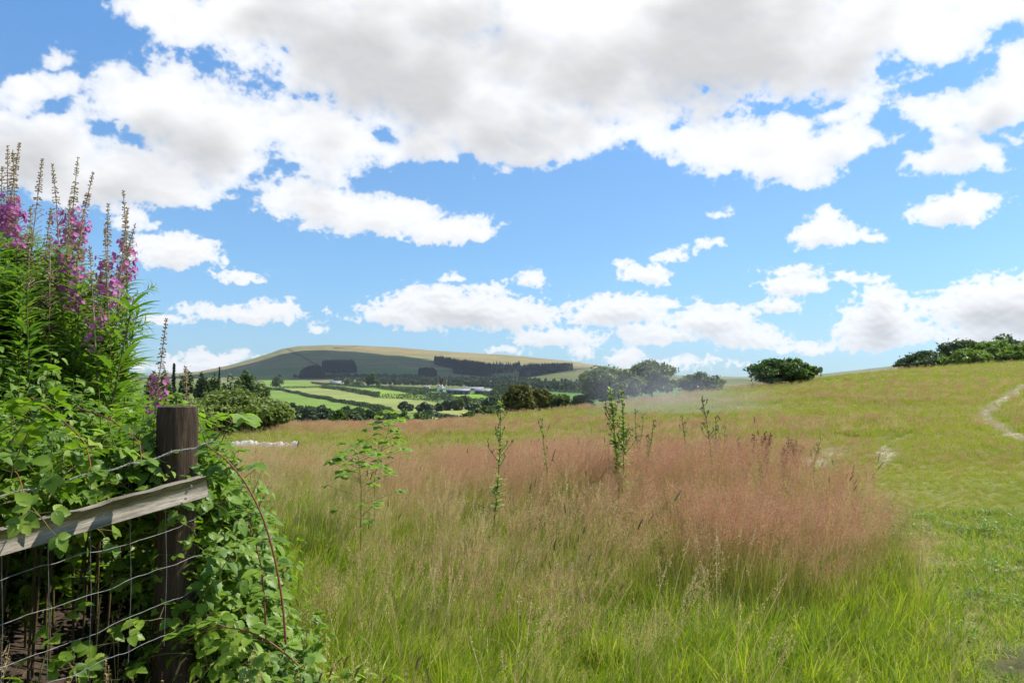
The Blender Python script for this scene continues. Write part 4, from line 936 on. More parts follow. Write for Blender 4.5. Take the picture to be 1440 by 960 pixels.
# ------------------------------------------------------------------ trees, bushes and hedges
M_bark = plain_mat('tree_bark', (.10, .08, .06), (.19, .16, .12), 3, .9, .5, 20, (3, 3, .6))
def fol(name, a, b_, c, tr=.3, by='noise'): return leaf_mat(name, [a, b_, c], transl=tr, tcol=(1.3, 1.4, .6), rough=.6, by=by)
F_haw = fol('hawthorn_leaves', (.07, .11, .035), (.12, .165, .05), (.18, .22, .07))
F_dark = fol('dark_tree_leaves', (.035, .065, .022), (.06, .10, .03), (.09, .13, .04))
F_olive = fol('olive_tree_leaves', (.07, .09, .02), (.12, .12, .03), (.18, .15, .04))
F_deep = fol('deep_green_leaves', (.045, .085, .02), (.075, .13, .025), (.12, .18, .035))
F_bright = fol('bright_green_leaves', (.11, .19, .025), (.17, .26, .035), (.24, .32, .05))
F_grey = fol('grey_green_leaves', (.085, .12, .045), (.13, .17, .06), (.19, .23, .09))
F_con = fol('conifer_needles', (.012, .03, .018), (.02, .045, .025), (.032, .06, .03), .1)
F_farw = fol('far_wood_leaves', (.03, .055, .025), (.05, .08, .033), (.075, .11, .042), .15)
def crown(b, w, d, h, z0, n, ls, K=36, seed=0, shape='dome', gap=.5, m=0):
    K = int(K * 1.7)
    r = np.random.default_rng(seed)
    C = []; R_ = []
    while len(C) < K:
        p = r.uniform(-1, 1, 3); q = np.linalg.norm(p)
        if q > 1 or q < .35: continue
        if shape == 'dome' and p[2] < -.75: continue
        if shape == 'pop' : p = p * [.9, .9, 1]
        C.append(p); R_.append(r.uniform(.10, .34) * (1.1 - gap * .3))
    C = np.array(C); R_ = np.array(R_)
    if shape == 'dome': C[:, :2] *= (1.0 - .25 * np.clip(C[:, 2:3], 0, 1))
    C = C * (1 - R_[:, None] * .55)
    k = r.choice(K, n, p=R_ ** 2 / (R_ ** 2).sum()); v = unit(r.normal(size=(n, 3))); rad = R_[k] * (1 - .45 * r.random(n) ** 1.6) * (1 + .9 * (r.random(n) < .16) * r.random(n) ** 2)
    P = C[k] + v * rad[:, None]; P[:, 2] = P[:, 2]
    pos = P * [w / 2, d / 2, h / 2] + [0, 0, z0 + h / 2]
    nr = unit(v * .5 + r.normal(0, .7, (n, 3)) + [0, 0, .6]); up = unit(r.normal(size=(n, 3)) + v * .6)
    vv, ff = quads_at(pos, nr, up, r.uniform(.6, 1.1, n) * ls * .55, r.uniform(.7, 1.3, n) * ls, .3); b.add(vv, ff, m)
    return C * [w / 2, d / 2, h / 2] + [0, 0, z0 + h / 2]
def make_tree(name, label, cat, loc, w, h, mat, n=5000, ls=.16, seed=0, trunk=.25, d=None, shape='dome', K=36, group=None, tr=None, gap=.5):
    root = empty(name, loc, label, cat, group); d = d or w * .85; z0 = h * trunk * .8 if name.endswith('tree') else -.05 * h
    b = MB(); C = crown(b, w, d, h - z0, z0, n, ls, K, seed, shape, gap); b.obj('crown', mat, root)
    tr = tr or max(.08, h * .028); rr_ = random.Random(seed)
    b = MB(); t = np.linspace(0, 1, 7); lean = rr_.uniform(-.05, .05) * h
    P = np.stack([lean * t ** 2, .03 * h * np.sin(t * 3), -.2 + t * (h * .62)], 1); v, f = tube(P, tr * (1.25 - 1.0 * t), 8); b.add(v, f)
    for q in range(9):
        c = C[rr_.randrange(len(C))]; s = rr_.uniform(.25, .75); st_ = P[0] + (P[-1] - P[0]) * s; mid = (st_ + c) / 2 + [0, 0, .05 * h]
        v, f = tube([st_, mid, c], [tr * .45 * (1.2 - s), tr * .3 * (1.2 - s), tr * .08], 5); b.add(v, f)
    b.obj('trunk', M_bark, root, smooth=True); return root
def tree_px(name, label, cat, x0, x1, yt, yb, Y, mat, **k):
    """a tree whose outline runs x0..x1 and yt..yb in the photo, standing Y metres out"""
    c = at((x0 + x1) / 2, yb, Y); gz = float(H(c[0], Y)); top = EYE + M(yt) * Y; w = (x1 - x0) / F * Y
    base = min(gz, c[2]) if gz < c[2] else gz
    return make_tree(name, label, cat, (c[0], Y, gz - .05), w * k.pop('wf', 1.05), top - gz, mat, **k)
tree_px('hawthorn_tree', 'grey green hawthorn left of the pair standing in the drifting smoke', 'tree', 812, 906, 513, 571, 58, F_haw, n=9000, ls=.16, seed=3, trunk=.12, K=44)
tree_px('hawthorn_tree', 'taller thin-topped hawthorn right of the pair in the drifting smoke', 'tree', 876, 958, 506, 560, 62, F_grey, n=7000, ls=.16, seed=4, trunk=.15, K=50, gap=1.0)
tree_px('thorn_bush', 'low pale green thorn bush between the smoke and the dark round bush', 'bush', 950, 1018, 522, 552, 66, F_grey, n=5000, ls=.16, seed=5, K=40, gap=1.0)
tree_px('round_bush', 'deep green round bush standing alone on the field crest against the sky', 'bush', 1054, 1152, 502, 545, 68, F_deep, n=8000, ls=.2, seed=6, K=40)
tree_px('olive_tree', 'dark olive tree left of its yellower neighbour beyond the field edge', 'tree', 708, 752, 538, 592, 62, F_olive, n=5000, ls=.16, seed=7, trunk=.1)
tree_px('olive_tree', 'yellowish olive tree right of its darker neighbour beyond the field edge', 'tree', 738, 782, 543, 590, 66, F_olive, n=5000, ls=.16, seed=8, trunk=.1)
tree_px('grey_bush', 'low grey green bush between the olive trees and the left hawthorn', 'bush', 772, 806, 552, 584, 60, F_grey, n=2600, ls=.15, seed=9)
tree_px('grey_bush', 'low grey green bush touching the foot of the left hawthorn', 'bush', 798, 836, 554, 580, 58, F_grey, n=2600, ls=.15, seed=10)
tree_px('green_bush', 'small bright bush left of the dark olive tree', 'bush', 668, 697, 570, 600, 50, F_haw, n=2200, ls=.13, seed=12)
tree_px('green_bush', 'small dark bush at the field edge left of the small bright one', 'bush', 648, 674, 578, 602, 56, F_deep, n=1500, ls=.14, seed=13)
# woodland edge on the right
for k, (x0, x1, yt, yb, Y, mt, lb) in enumerate([
    (1268, 1340, 493, 522, 128, F_dark, 'dark rounded tree at the left end of the wood on the right'), (1318, 1392, 477, 515, 138, F_dark, 'dark tree behind, left of the highest crowns of the right wood'),
    (1372, 1450, 471, 512, 134, F_dark, 'highest dark tree of the right wood'), (1430, 1520, 474, 512, 136, F_dark, 'dark tree cut by the right edge of the picture'),
    (1330, 1392, 490, 513, 112, F_bright, 'bright green bush in front of the dark wood, lowest and leftmost'), (1368, 1428, 479, 512, 114, F_bright, 'bright green tree in front of the highest dark tree'),
    (1408, 1475, 482, 512, 110, F_bright, 'bright green tree in front of the wood at the right edge'), (1290, 1345, 503, 520, 120, F_dark, 'small dark tree in front at the left end of the wood')]):
    tree_px('wood_edge_tree' if mt is F_dark else 'bright_tree', lb, 'tree', x0, x1, yt, yb, Y, mt, n=6500, ls=.30, seed=20 + k, trunk=.1, wf=1.15, K=40)
# big willow-like bush left, and the line of trees behind it
F_will = fol('willow_leaves', (.10, .15, .035), (.17, .22, .05), (.26, .30, .08))
tree_px('willow_bush', 'big yellow green willow bush behind the post and bramble', 'bush', 262, 402, 545, 640, 31, F_will, n=14000, ls=.10, seed=30, K=60)
tree_px('willow_bush', 'smaller willow bush left of the big one, half behind the bramble', 'bush', 196, 300, 552, 640, 27, F_will, n=9000, ls=.10, seed=31, K=50)
def make_conifer(name, label, loc, w, h, seed=0, n=900, group=None):
    root = empty(name, loc, label, 'conifer', group); r = np.random.default_rng(seed)
    s = r.random(n) ** .8; a = r.random(n) * 6.28; rad = (1 - s) ** .9 * w / 2 * (.55 + .5 * r.random(n)) * (.85 + .3 * np.sin(s * 40))
    pos = np.stack([np.cos(a) * rad, np.sin(a) * rad, h * (.06 + .94 * s)], 1); d = unit(np.stack([np.cos(a), np.sin(a), -.35 + 0 * a], 1))
    v, f = quads_at(pos, np.stack([np.cos(a) * .4, np.sin(a) * .4, 1 + 0 * a], 1) + r.normal(0, .3, (n, 3)), d, np.full(n, w * .07), np.full(n, w * .13), .1)
    b = MB(); b.add(v, f); b.obj('crown', F_con, root); b = MB(); v, f = tube([[0, 0, -.3], [0, 0, h * .9]], [h * .018, h * .004], 6); b.add(v, f); b.obj('trunk', M_bark, root); return root
for k, (x, w, yt, yb, Y, mt, lb) in enumerate([
    (232, 20, 520, 548, 170, F_deep, 'tree nearest the bramble in the far tree line'), (262, 24, 519, 548, 175, F_dark, 'dark round tree just right of the pointed conifer'), (285, 22, 522, 548, 165, F_dark, 'dark tree between the two conifers'),
    (300, 20, 524, 548, 170, F_deep, 'low tree right before the smaller conifer'), (325, 30, 522, 550, 160, F_haw, 'tree right of the smaller conifer in the far tree line'), (346, 34, 521, 552, 165, F_deep, 'wide tree at the middle of the far tree line'),
    (365, 26, 527, 553, 160, F_haw, 'lighter tree near the right end of the far tree line'), (218, 26, 522, 550, 180, F_dark, 'dark tree half behind the willowherb in the far tree line')]):
    tree_px('line_tree', lb, 'tree', x - w * .6, x + w * .6, yt, yb, Y, mt, n=2600, ls=.42, seed=40 + k, trunk=.12, group='tree line beyond the willow bush')
for x, w, yt, Y, lb in ((244, 15, 511, 172, 'tall dark pointed conifer in the far tree line'), (308, 10, 516, 178, 'smaller dark conifer in the far tree line')):
    c = at(x, 550, Y); gz = float(H(c[0], Y)); make_conifer('conifer_tree', lb, (c[0], Y, gz), w / F * Y * 1.3, EYE + M(yt) * Y - gz, seed=x)
p = hit(389, 549, 250); tr = make_tree('lone_tree', 'lone round dark tree at the top left corner of the pale green field', 'tree', p, 19 / F * p[1], 21 / F * p[1], F_dark, n=1600, ls=21 / F * p[1] * .045, seed=50, trunk=.2)
# valley bushes at the foot of the fields
VB = [(418, 446, 573, 606, 230, F_farw, 'dark bush at the left of the valley row'), (395, 425, 566, 604, 240, F_farw, 'dark bush just right of the willow bush'), (440, 470, 572, 604, 235, F_farw, 'dark bush below the lowest bright field'),
      (458, 494, 578, 612, 90, F_deep, 'nearer dark bush rising over the field edge'), (484, 510, 576, 603, 210, F_dark, 'second dark bush right of the nearer one'), (505, 532, 574, 602, 215, F_dark, 'mid green bush in the middle of the valley row'),
      (528, 556, 578, 602, 200, F_dark, 'low bush left of the bright green clump'), (548, 582, 576, 602, 190, F_deep, 'bright green clump left half, at the near edge of the valley'), (574, 612, 577, 602, 185, F_deep, 'bright green clump right half, at the near edge of the valley'),
      (606, 634, 588, 603, 180, F_deep, 'low bush right of the bright green clump'), (632, 662, 589, 603, 185, F_deep, 'last low bush of the row at the field edge')]
for k, (x0, x1, yt, yb, Y, mt, lb) in enumerate(VB):
    c = at((x0 + x1) / 2, yb, Y); gz = float(H(c[0], Y)); top = EYE + M(yt) * Y; sc = max(top - gz, 2)
    make_tree('valley_bush', lb, 'bush', (c[0], Y, gz), (x1 - x0) / F * Y * 1.25, sc, mt, n=2600, ls=.0019 * Y + .1, seed=60 + k, trunk=.05, group='bushes in the valley')
for k, (x0, x1, yt, yb, lb) in enumerate([(561, 582, 566, 579, 'round dark bush at the left of the pale field foot'), (586, 609, 568, 581, 'wide dark bush second from the left on the pale field foot'), (611, 623, 569, 579, 'small round bush between wider ones on the pale field foot'),
        (621, 637, 565, 578, 'dark bush left of the greyish trees'), (634, 654, 561, 578, 'greyish tree above the yellow field'), (654, 676, 569, 579, 'low wide dark bush over the yellow field'), (676, 700, 560, 582, 'bush at the right end of the yellow field'), (644, 664, 558, 570, 'pale grey tree behind the greyish one')]):
    p = hit((x0 + x1) / 2, yb - 1, 200); Y = p[1]
    make_tree('field_bush', lb, 'bush', p, (x1 - x0) / F * Y * 1.05, (yb - yt) / F * Y * 1.1, F_farw if k not in (4, 7) else F_grey, n=1500, ls=.0022 * Y, seed=80 + k, trunk=.02, K=24, group='bushes on the valley fields')
# poplars and garden trees by the barn
for k, (x0, x1, yt, yb, lb, mt) in enumerate([(514, 521, 527, 544, 'left pale poplar of the pair beyond the fields', F_haw), (520, 528, 524, 544, 'taller right poplar of the pair beyond the fields', F_haw), (530, 533, 535, 544, 'thin little poplar right of the pair', F_haw), (484, 493, 532, 542, 'round tree right of the small barn', F_haw), (494, 512, 537, 543, 'clipped row of shrubs right of the round tree', F_haw)]):
    p = hit((x0 + x1) / 2, yb, 500); Y = p[1]; make_tree('poplar_tree' if yb == 544 else 'garden_tree', lb, 'tree', p, (x1 - x0) / F * Y, (yb - yt) / F * Y, mt, n=900, ls=.0022 * Y, seed=100 + k, trunk=.08, K=20)
# hedges along the fields
M_hedge = F_farw
def hedge(label, pts, wid=2.2, h=2.6, y0=250):
    P = [hit(a, b_, y0) for a, b_ in pts]; P = np.array(P); base = P[0].copy()
    seg = np.linalg.norm(np.diff(P[:, :2], axis=0), axis=1); Lt = seg.sum(); n = int(min(16000, Lt * 12)); s = rng.random(n) * Lt; cs = np.concatenate([[0], np.cumsum(seg)])
    x = np.interp(s, cs, P[:, 0]) + rng.normal(0, wid * .33, n); y = np.interp(s, cs, P[:, 1]) + rng.normal(0, wid * .33, n)
    hh = h * (.7 + .6 * fbm(s * .05, 0 * s + P[0][0], 3)); t = rng.random(n) ** .8; z = H(x, y) + t * hh
    pos = np.stack([x, y, z], 1) - base; v, f = quads_at(pos, rng.normal(size=(n, 3)) + [0, 0, .7], rng.normal(size=(n, 3)), np.full(n, .38), np.full(n, .6), .2)
    b = MB(); b.add(v, f); o = b.obj('hedge', M_hedge, loc=base); tag(o, label, 'hedge', 'hedges between the valley fields'); return o
hedge('long low hedge running below the pale green field from the lone tree', [(378, 547), (410, 552.5), (440, 559), (480, 566), (515, 572), (549, 579)], 2.0, 2.6)
hedge('hedge between the pale green field and the bright field above it', [(452, 545.5), (480, 548.5), (505, 553.5), (533, 559)], 3.0, 4.5)
hedge('hedge past the gap, right of the field gate, above the pale green field', [(536.5, 559.5), (560, 560), (600, 563), (618, 565)], 2.8, 4.2)
hedge('upper hedge sloping down towards the farm', [(530, 545), (550, 548), (575, 552), (605, 557), (635, 561)], 3.0, 4.5)
hedge('hedge along the top edge of the fields', [(392, 546), (420, 545.5), (452, 545)], 2.0, 2.5)
hedge('hedge under the farm field running to the right trees', [(622, 561), (650, 565), (680, 568), (697, 569)], 3.0, 4.0)
hedge('hedge behind the fields in front of the small barn', [(438, 538.5), (462, 541), (500, 544), (540, 545)], 3.5, 3.2)
hedge('hedge left of the farm buildings', [(545, 545), (575, 547), (600, 549), (622, 552)], 3, 3.2)
hedge('hedge closing the yellow field on its near side', [(602, 582), (618, 587), (640, 590), (668, 591)], 2.0, 2.0)
hedge('short hedge right of the farm buildings', [(681, 555), (688, 557), (694, 559)], 4, 4)
hedge('far hedge on the valley floor right of the olive trees', [(768, 550), (800, 552), (835, 554)], 3.0, 3.0)
# far wood belts and hillside plantations (stuff)
def far_tree(i, mat=F_farw, h=10, w=9):
    b = MB(); crown(b, w, w, h, -.5, 420, 1.0, 16, 200 + i); return proto('x', b, [mat])
def far_conifer(i, h=16, w=5.5):
    r = np.random.default_rng(300 + i); n = 150; s = r.random(n) ** .8; a = r.random(n) * 6.28; rad = (1 - s) ** .8 * w / 2 * (.6 + .4 * r.random(n))
    pos = np.stack([np.cos(a) * rad, np.sin(a) * rad, h * (.02 + .98 * s)], 1); v, f = quads_at(pos, np.stack([np.cos(a), np.sin(a), .8 + 0 * a], 1), np.stack([np.cos(a) * .3, np.sin(a) * .3, -1 + 0 * a], 1), np.full(n, .8), np.full(n, 1.2), .1)
    b = MB(); b.add(v, f); return proto('x', b, [F_con])
def region(poly, N, y0, y1, n_try=400000):
    xs = [p[0] for p in poly]; u = rng.uniform(U(min(xs)), U(max(xs)), n_try); Y = np.exp(rng.uniform(math.log(y0), math.log(y1), n_try)); x = u * Y; z = H(x, Y); px, py = proj(x, Y, z)
    m = inpoly(px, py, poly); x, Y, z = x[m], Y[m], z[m]; k = rng.permutation(len(x))[:N]; return np.stack([x[k], Y[k], z[k] - .4], 1)
cons = [far_conifer(i) for i in range(4)]
PL = [('conifer_plantation', 'lower left dark conifer plantation with rounded end on the hill', [(421, 532), (426, 526), (436, 522), (447, 521), (456, 526), (457, 532)], 900),
      ('conifer_plantation', 'dark rectangular conifer plantation on the hill', [(453, 515), (463, 513), (497, 513), (502, 524), (470, 525), (456, 523)], 1200),
      ('conifer_plantation', 'long dark conifer plantation across the middle of the hill', [(610, 507), (625, 508), (640, 511), (665, 514), (690, 518), (691, 530), (676, 529), (655, 527), (638, 525), (637, 518), (612, 513)], 1700),
      ('conifer_plantation', 'small dark conifer block below and left of the long plantation', [(588, 529), (590, 525), (608, 525), (614, 529)], 500),
      ('conifer_plantation', 'dark conifer plantation tapering to the right above the spur', [(731, 531), (734, 521), (745, 518), (775, 518), (805, 519.5), (806, 520.5), (785, 523), (760, 527), (740, 531)], 1300)]
for k, (nm, lb, poly, N) in enumerate(PL):
    P_ = region(poly, N, 1450, 3100); print(nm, len(P_))
    if len(P_): scatter(nm, P_, [far_conifer(10 * k + i) for i in range(3)], scale=(.7, 1.1), tilt=.02, label=lb)
P_ = region([(690, 515), (733, 514), (733, 523), (691, 525)], 260, 1450, 3100)
if len(P_): scatter('young_plantation', P_, [far_tree(5, F_grey, 9, 5), far_conifer(40)], scale=(.6, 1), tilt=.02, label='paler young trees between the two larger conifer plantations')
P_ = region([(470, 535), (560, 533), (650, 534), (720, 533), (860, 540), (860, 553), (770, 550), (700, 552), (690, 546), (600, 541.5), (540, 542), (470, 538)], 900, 900, 1900)
scatter('valley_wood', P_, [far_tree(i) for i in range(4)] + [far_conifer(60, 12)], idx=rng.choice(5, len(P_), p=[.24, .24, .24, .24, .04]), scale=(.6, 1.1), tilt=.03, label='dark belt of mixed woodland along the valley floor behind the farm')
P_ = region([(366, 528), (440, 531), (520, 534), (600, 533), (600, 528), (500, 527), (420, 531)], 330, 1300, 2000)
scatter('hillfoot_wood', P_, [far_tree(10 + i) for i in range(3)], scale=(.5, 1.0), tilt=.03, label='scattered small woods along the foot of the hill')
P_ = region([(690, 545), (712, 543), (712, 600), (698, 590), (690, 566)], 120, 300, 1200)
scatter('farm_wood', P_, [far_tree(20 + i, F_dark) for i in range(3)], scale=(.5, .9), label='trees between the farm and the olive trees')
P_ = region([(300, 545), (383, 548), (400, 560), (420, 570), (470, 584), (548, 584), (560, 600), (300, 610)], 260, 150, 420)
scatter('valley_scrub', P_, [far_tree(30 + i, F_dark, 7, 7) for i in range(3)], scale=(.4, .9), label='dark scrub filling the hollow below the lowest field')
# ------------------------------------------------------------------ farm
M_slate = plain_mat('grey_roof_sheeting', (.16, .165, .175), (.24, .245, .255), .5, .5); M_shed = plain_mat('dark_blue_grey_cladding', (.055, .065, .09), (.09, .10, .13), .5, .7)
M_white = plain_mat('whitewashed_wall', (.62, .6, .56), (.78, .77, .74), .5, .8); M_dkdoor = plain_mat('dark_opening', (.02, .02, .022), (.035, .035, .04), 1, .8); M_stone = plain_mat('stone_wall', (.2, .18, .15), (.32, .29, .25), .8, .9)
def building(name, label, pxc, pyb, wpx, hpx, rpx, depth, wall, roof, yaw=0, y0=500, doors=2, cat='barn', chim=False):
    p = hit(pxc, pyb, y0); Y = p[1]; w = wpx / F * Y; h = hpx / F * Y; rh = rpx / F * Y; root = empty(name, p - [0, 0, .8], label, cat, rz=yaw); h += .8
    b = MB(); x, y = w / 2, depth / 2
    v = [(-x, -y, 0), (x, -y, 0), (x, y, 0), (-x, y, 0), (-x, -y, h), (x, -y, h), (x, y, h), (-x, y, h), (-x, 0, h + rh), (x, 0, h + rh)]
    b.add(v, [(0, 1, 5, 4), (2, 3, 7, 6), (1, 2, 6, 5), (3, 0, 4, 7)]); b.add(v, [(5, 6, 9), (7, 4, 8)]); b.obj('wall', wall, root)
    for sg in (-1, 1):
        e = .5; b = MB(); a = np.array([(-x - e, sg * (y + e), h - e * rh / y + .12), (x + e, sg * (y + e), h - e * rh / y + .12), (x + e, 0, h + rh + .12), (-x - e, 0, h + rh + .12)])
        v = np.concatenate([a, a + [0, 0, .25]]); b.add(v, [(0, 1, 2, 3), (4, 5, 6, 7), (0, 1, 5, 4), (1, 2, 6, 5), (2, 3, 7, 6), (3, 0, 4, 7)]); b.obj('roof_slope', roof, root)
    for k in range(doors):
        xx = -x + w * (k + .5) / doors; b = MB(); dw, dh = min(w / doors * .22, 2.2), min(h * .6, 3.5)
        v = np.array([(xx - dw, -y - .12, .8), (xx + dw, -y - .12, .8), (xx + dw, -y - .12, .8 + dh), (xx - dw, -y - .12, .8 + dh)]); v = np.concatenate([v, v + [0, .1, 0]])
        b.add(v, [(0, 1, 2, 3), (0, 1, 5, 4), (1, 2, 6, 5), (2, 3, 7, 6), (3, 0, 4, 7)]); b.obj('door', M_dkdoor, root)
    if chim:
        for sx in (-1, 1):
            b = MB(); c = np.array([sx * (x - .6), 0, h + rh]); v = np.array([(a_, b_, c_) for c_ in (-.4, 1.3) for a_, b_ in ((-.4, -.3), (.4, -.3), (.4, .3), (-.4, .3))]) + c
            b.add(v, [(0, 1, 5, 4), (1, 2, 6, 5), (2, 3, 7, 6), (3, 0, 4, 7), (4, 5, 6, 7)]); b.obj('chimney', wall, root)
    return root
building('farm_barn', 'long dark shed with pale grey roof at the left of the farm', 645, 554, 32, 5, 2.6, 22, M_shed, M_slate, doors=4)
building('farm_barn', 'second dark shed with pale grey roof at the right of the farm', 680, 553.5, 24, 4, 2.6, 20, M_shed, M_slate, doors=3)
building('farm_barn', 'light roofed shed behind the two dark sheds', 665, 548, 30, 1.5, 2.2, 26, M_stone, M_slate, y0=900, doors=3)
building('farm_house', 'white gabled farmhouse at the left end of the farm', 620, 551, 7, 5, 4, 7, M_white, M_slate, yaw=.9, doors=2, cat='house', chim=True)
building('stone_barn', 'small stone barn with grey roof beyond the upper fields', 472, 541, 15, 2.6, 3, 12, M_stone, M_slate, yaw=.25, doors=2)
building('white_shed', 'low white shed among trees left of the farm', 600, 545.5, 9, 1.6, 1.2, 7, M_white, M_slate, doors=2, cat='shed')
p = hit(621.5, 549, 700); make_tree('pointed_tree', 'pale yellowish pointed tree rising behind the white farmhouse', 'tree', p, 8 / F * p[1], 18 / F * p[1], F_olive, n=700, ls=1.4, seed=140, trunk=.05, K=18)
# ------------------------------------------------------------------ weeds in the meadow
M_this = leaf_mat('thistle_leaf', [(.15, .24, .04), (.22, .33, .06), (.32, .42, .10)], transl=.35); M_head = leaf_mat('thistle_bud', [(.16, .18, .06), (.24, .22, .10)], transl=.1)
T_th = leaf_template(.085, .020, 9, .3, .3, .3, .9)
def weed(label, tips, Y, name='marsh_thistle', cat='thistle', leaf=1.0, dens=46, br=10, base_py=None, cluster=1):
    tip = at(*tips, Y); gz = float(H(tip[0], Y)); Hh = tip[2] - gz; root = empty(name, (tip[0], Y, gz), label, cat, 'tall thistles in the meadow'); sd = int(tips[0] * 7 + tips[1]); r = np.random.default_rng(sd)
    t = np.linspace(0, 1, 12); P = np.stack([.07 * np.sin(t * 2.2 + sd * 1.7), .05 * np.cos(t * 4 + sd), t * Hh], 1); P[:, 0] -= P[-1, 0]
    b = MB(); v, f = tube(P, np.linspace(.0075, .0035, 12), 6); b.add(v, f); pt = lambda s: np.array([np.interp(s, t, P[:, k]) for k in range(3)]); tips_ = [P[-1]]
    lb = MB()
    for k in range(br):
        s = r.uniform(.5, .95); a = r.random() * 6.28; p0 = pt(s); L = Hh * r.uniform(.10, .22) * (1.25 - s); d = unit(np.array([math.cos(a) * .8, math.sin(a) * .8, 1.0])); p1 = p0 + d * L
        v, f = tube([p0, p0 + d * L * .5 + [0, 0, -.01], p1], [.003, .0028, .002], 5); b.add(v, f); tips_.append(p1)
        for q in range(3): x_ = p0 + d * L * r.uniform(.3, .9); a2 = r.random() * 6.28; place(lb, T_th, x_, [math.cos(a2), math.sin(a2), .6], [0, 0, 1], leaf * .45)
    b.obj('stem', M_twig, root, smooth=True)
    n = dens; s = r.uniform(.25, .97, n); a = np.arange(n) * 2.4; pos = np.stack([np.interp(s, t, P[:, k]) for k in range(3)], 1)
    place(lb, T_th, pos, np.stack([np.cos(a), np.sin(a), r.uniform(.1, 1.2, n)], 1), np.stack([0 * a, 0 * a, 1 + 0 * a], 1), leaf * (1.35 - .8 * s)); lb.obj('foliage', M_this, root)
    for p1 in tips_:
        b = MB()
        for q in range(3):
            o_ = r.normal(0, .008, 3); v, f = tube([p1 + o_, p1 + o_ + [0, 0, .008], p1 + o_ + [0, 0, .018], p1 + o_ + [0, 0, .026]], [.002, .0065, .006, .003], 6); b.add(v, f)
        b.obj('flower_head', M_head, root)
    return root
weed('tallest leafy thistle of the close pair in the middle of the meadow', (857, 540), 8.6, leaf=1.4, dens=100, br=16)
weed('right thistle of the close pair, slightly shorter', (874, 546), 8.4, leaf=1.3, dens=90, br=14)
weed('short single thistle just right of the close pair', (919, 592), 9.2, leaf=.9, dens=44, br=6)
weed('little thistle head left of the short single thistle', (893, 577), 12.5, leaf=.8, dens=30, br=5)
weed('little thistle head beside the short single thistle, right of its twin', (904, 583), 12.5, leaf=.8, dens=30, br=5)
weed('widely branched thistle right of the middle of the meadow', (989, 562), 9.8, leaf=.8, dens=36, br=16)
weed('thistle immediately right of the widely branched one', (1008, 587), 9.8, leaf=.8, dens=36, br=7)
weed('low thistle right of the branched group', (1018, 602), 9.8, leaf=.8, dens=30, br=6)
weed('thin forked thistle left of the widely branched one', (958, 587), 10.3, leaf=.8, dens=24, br=5)
weed('thistle standing alone by the bleached strip at the right of the tall grass', (1153, 617), 10.5, leaf=.9, dens=54, br=6)
weed('bushy leafy thistle below the small bright bush at the field edge', (703, 560), 8.0, leaf=1.2, dens=64, br=12)
weed('small thistle right of the bushy leafy one', (762, 592), 9.0, leaf=.9, dens=34, br=6)
M_dock = leaf_mat('dock_seed', [(.20, .07, .04), (.28, .13, .07), (.24, .2, .08)], transl=.15, rough=.8)
T_dk = leaf_template(.16, .03, 7, .05, .3, .4, .9)
def dock(label, px_, py_, Y, nst):
    tip = at(px_, py_, Y); gz = float(H(tip[0], Y)); Hh = tip[2] - gz; root = empty('seeding_dock', (tip[0], Y, gz), label, 'dock', 'brown docks at the edge of the tall grass'); r = np.random.default_rng(int(px_)); ds = MB(); st = MB()
    for k in range(nst):
        a = r.uniform(-.3, .5); o_ = np.array([r.normal(0, .07), r.normal(0, .07), 0]); L = Hh * r.uniform(.75, 1.0); e = o_ + np.array([L * a * .45, r.normal(0, .05), L]); v, f = tube([o_, (o_ + e) / 2, e], [.005, .004, .002], 5); st.add(v, f)
        n = 130; s = r.uniform(.5, 1, n); c = o_ + (e - o_) * s[:, None] + r.normal(0, .012, (n, 3)); v, f = quads_at(c, r.normal(size=(n, 3)), r.normal(size=(n, 3)), np.full(n, .009), np.full(n, .012), 0); ds.add(v, f)
    st.obj('stem', M_redstem, root); ds.obj('seed_head', M_dock, root); lf = MB(); n = 26; a = r.random(n) * 6.28
    place(lf, T_dk, np.stack([r.normal(0, .05, n), r.normal(0, .05, n), r.uniform(.1, .55, n) * Hh], 1), np.stack([np.cos(a), np.sin(a), .9 + 0 * a], 1), np.stack([0 * a, 0 * a, 1 + 0 * a], 1), 1); lf.obj('foliage', M_this, root)
dock('brown dock leaning right, left of the two clumps at the back of the tall grass', 1074, 606, 9.8, 8); dock('brown dock with the widest clump of seed stems', 1106, 616, 9.8, 11); dock('thin brown dock with few stems left of the two clumps', 1048, 612, 10.0, 4)
# hazel like bramble sprout standing out of the grass
def sprout(label, pts, Y, n, seed):
    P = np.array([at(a, b_, Y) for a, b_ in pts]); gz = float(H(P[-1][0], Y)); P = np.concatenate([P, [[P[-1][0], Y, gz]]]); base = P[-1].copy(); P = (P - base)[::-1]; t = np.linspace(0, 1, len(P)); r = np.random.default_rng(seed)
    root = empty('bramble_sprout', base, label, 'bramble', 'bramble sprouts in the grass'); b = MB(); v, f = tube(P, np.linspace(.004, .0015, len(P)), 6); b.add(v, f); b.obj('stem', M_twig, root, smooth=True); b = MB()
    for k in range(n):
        s = r.uniform(.18, 1); p0 = np.array([np.interp(s, t, P[:, q]) for q in range(3)]); a = r.random() * 6.28; d = np.array([math.cos(a), math.sin(a), .4]); p1 = p0 + d * r.uniform(.05, .12) * (1 + 2.6 * (1 - s)); v, f = tube([p0, p1], .0014, 4); b.add(v, f, 1)
        for da, sc in ((0, 1.2), (1.1, 1), (-1.1, 1)): place(b, T_hz, p1, [math.cos(a + da), math.sin(a + da), -.15], [r.normal(0, .25), r.normal(0, .25), 1], sc * .85)
    b.obj('foliage', [M_hzl, M_twig], root)
sprout('tall bramble sprout with pale upper leaves in front of the valley', [(549, 582), (545, 610), (534, 640), (527, 670)], 8.2, 56, 1)
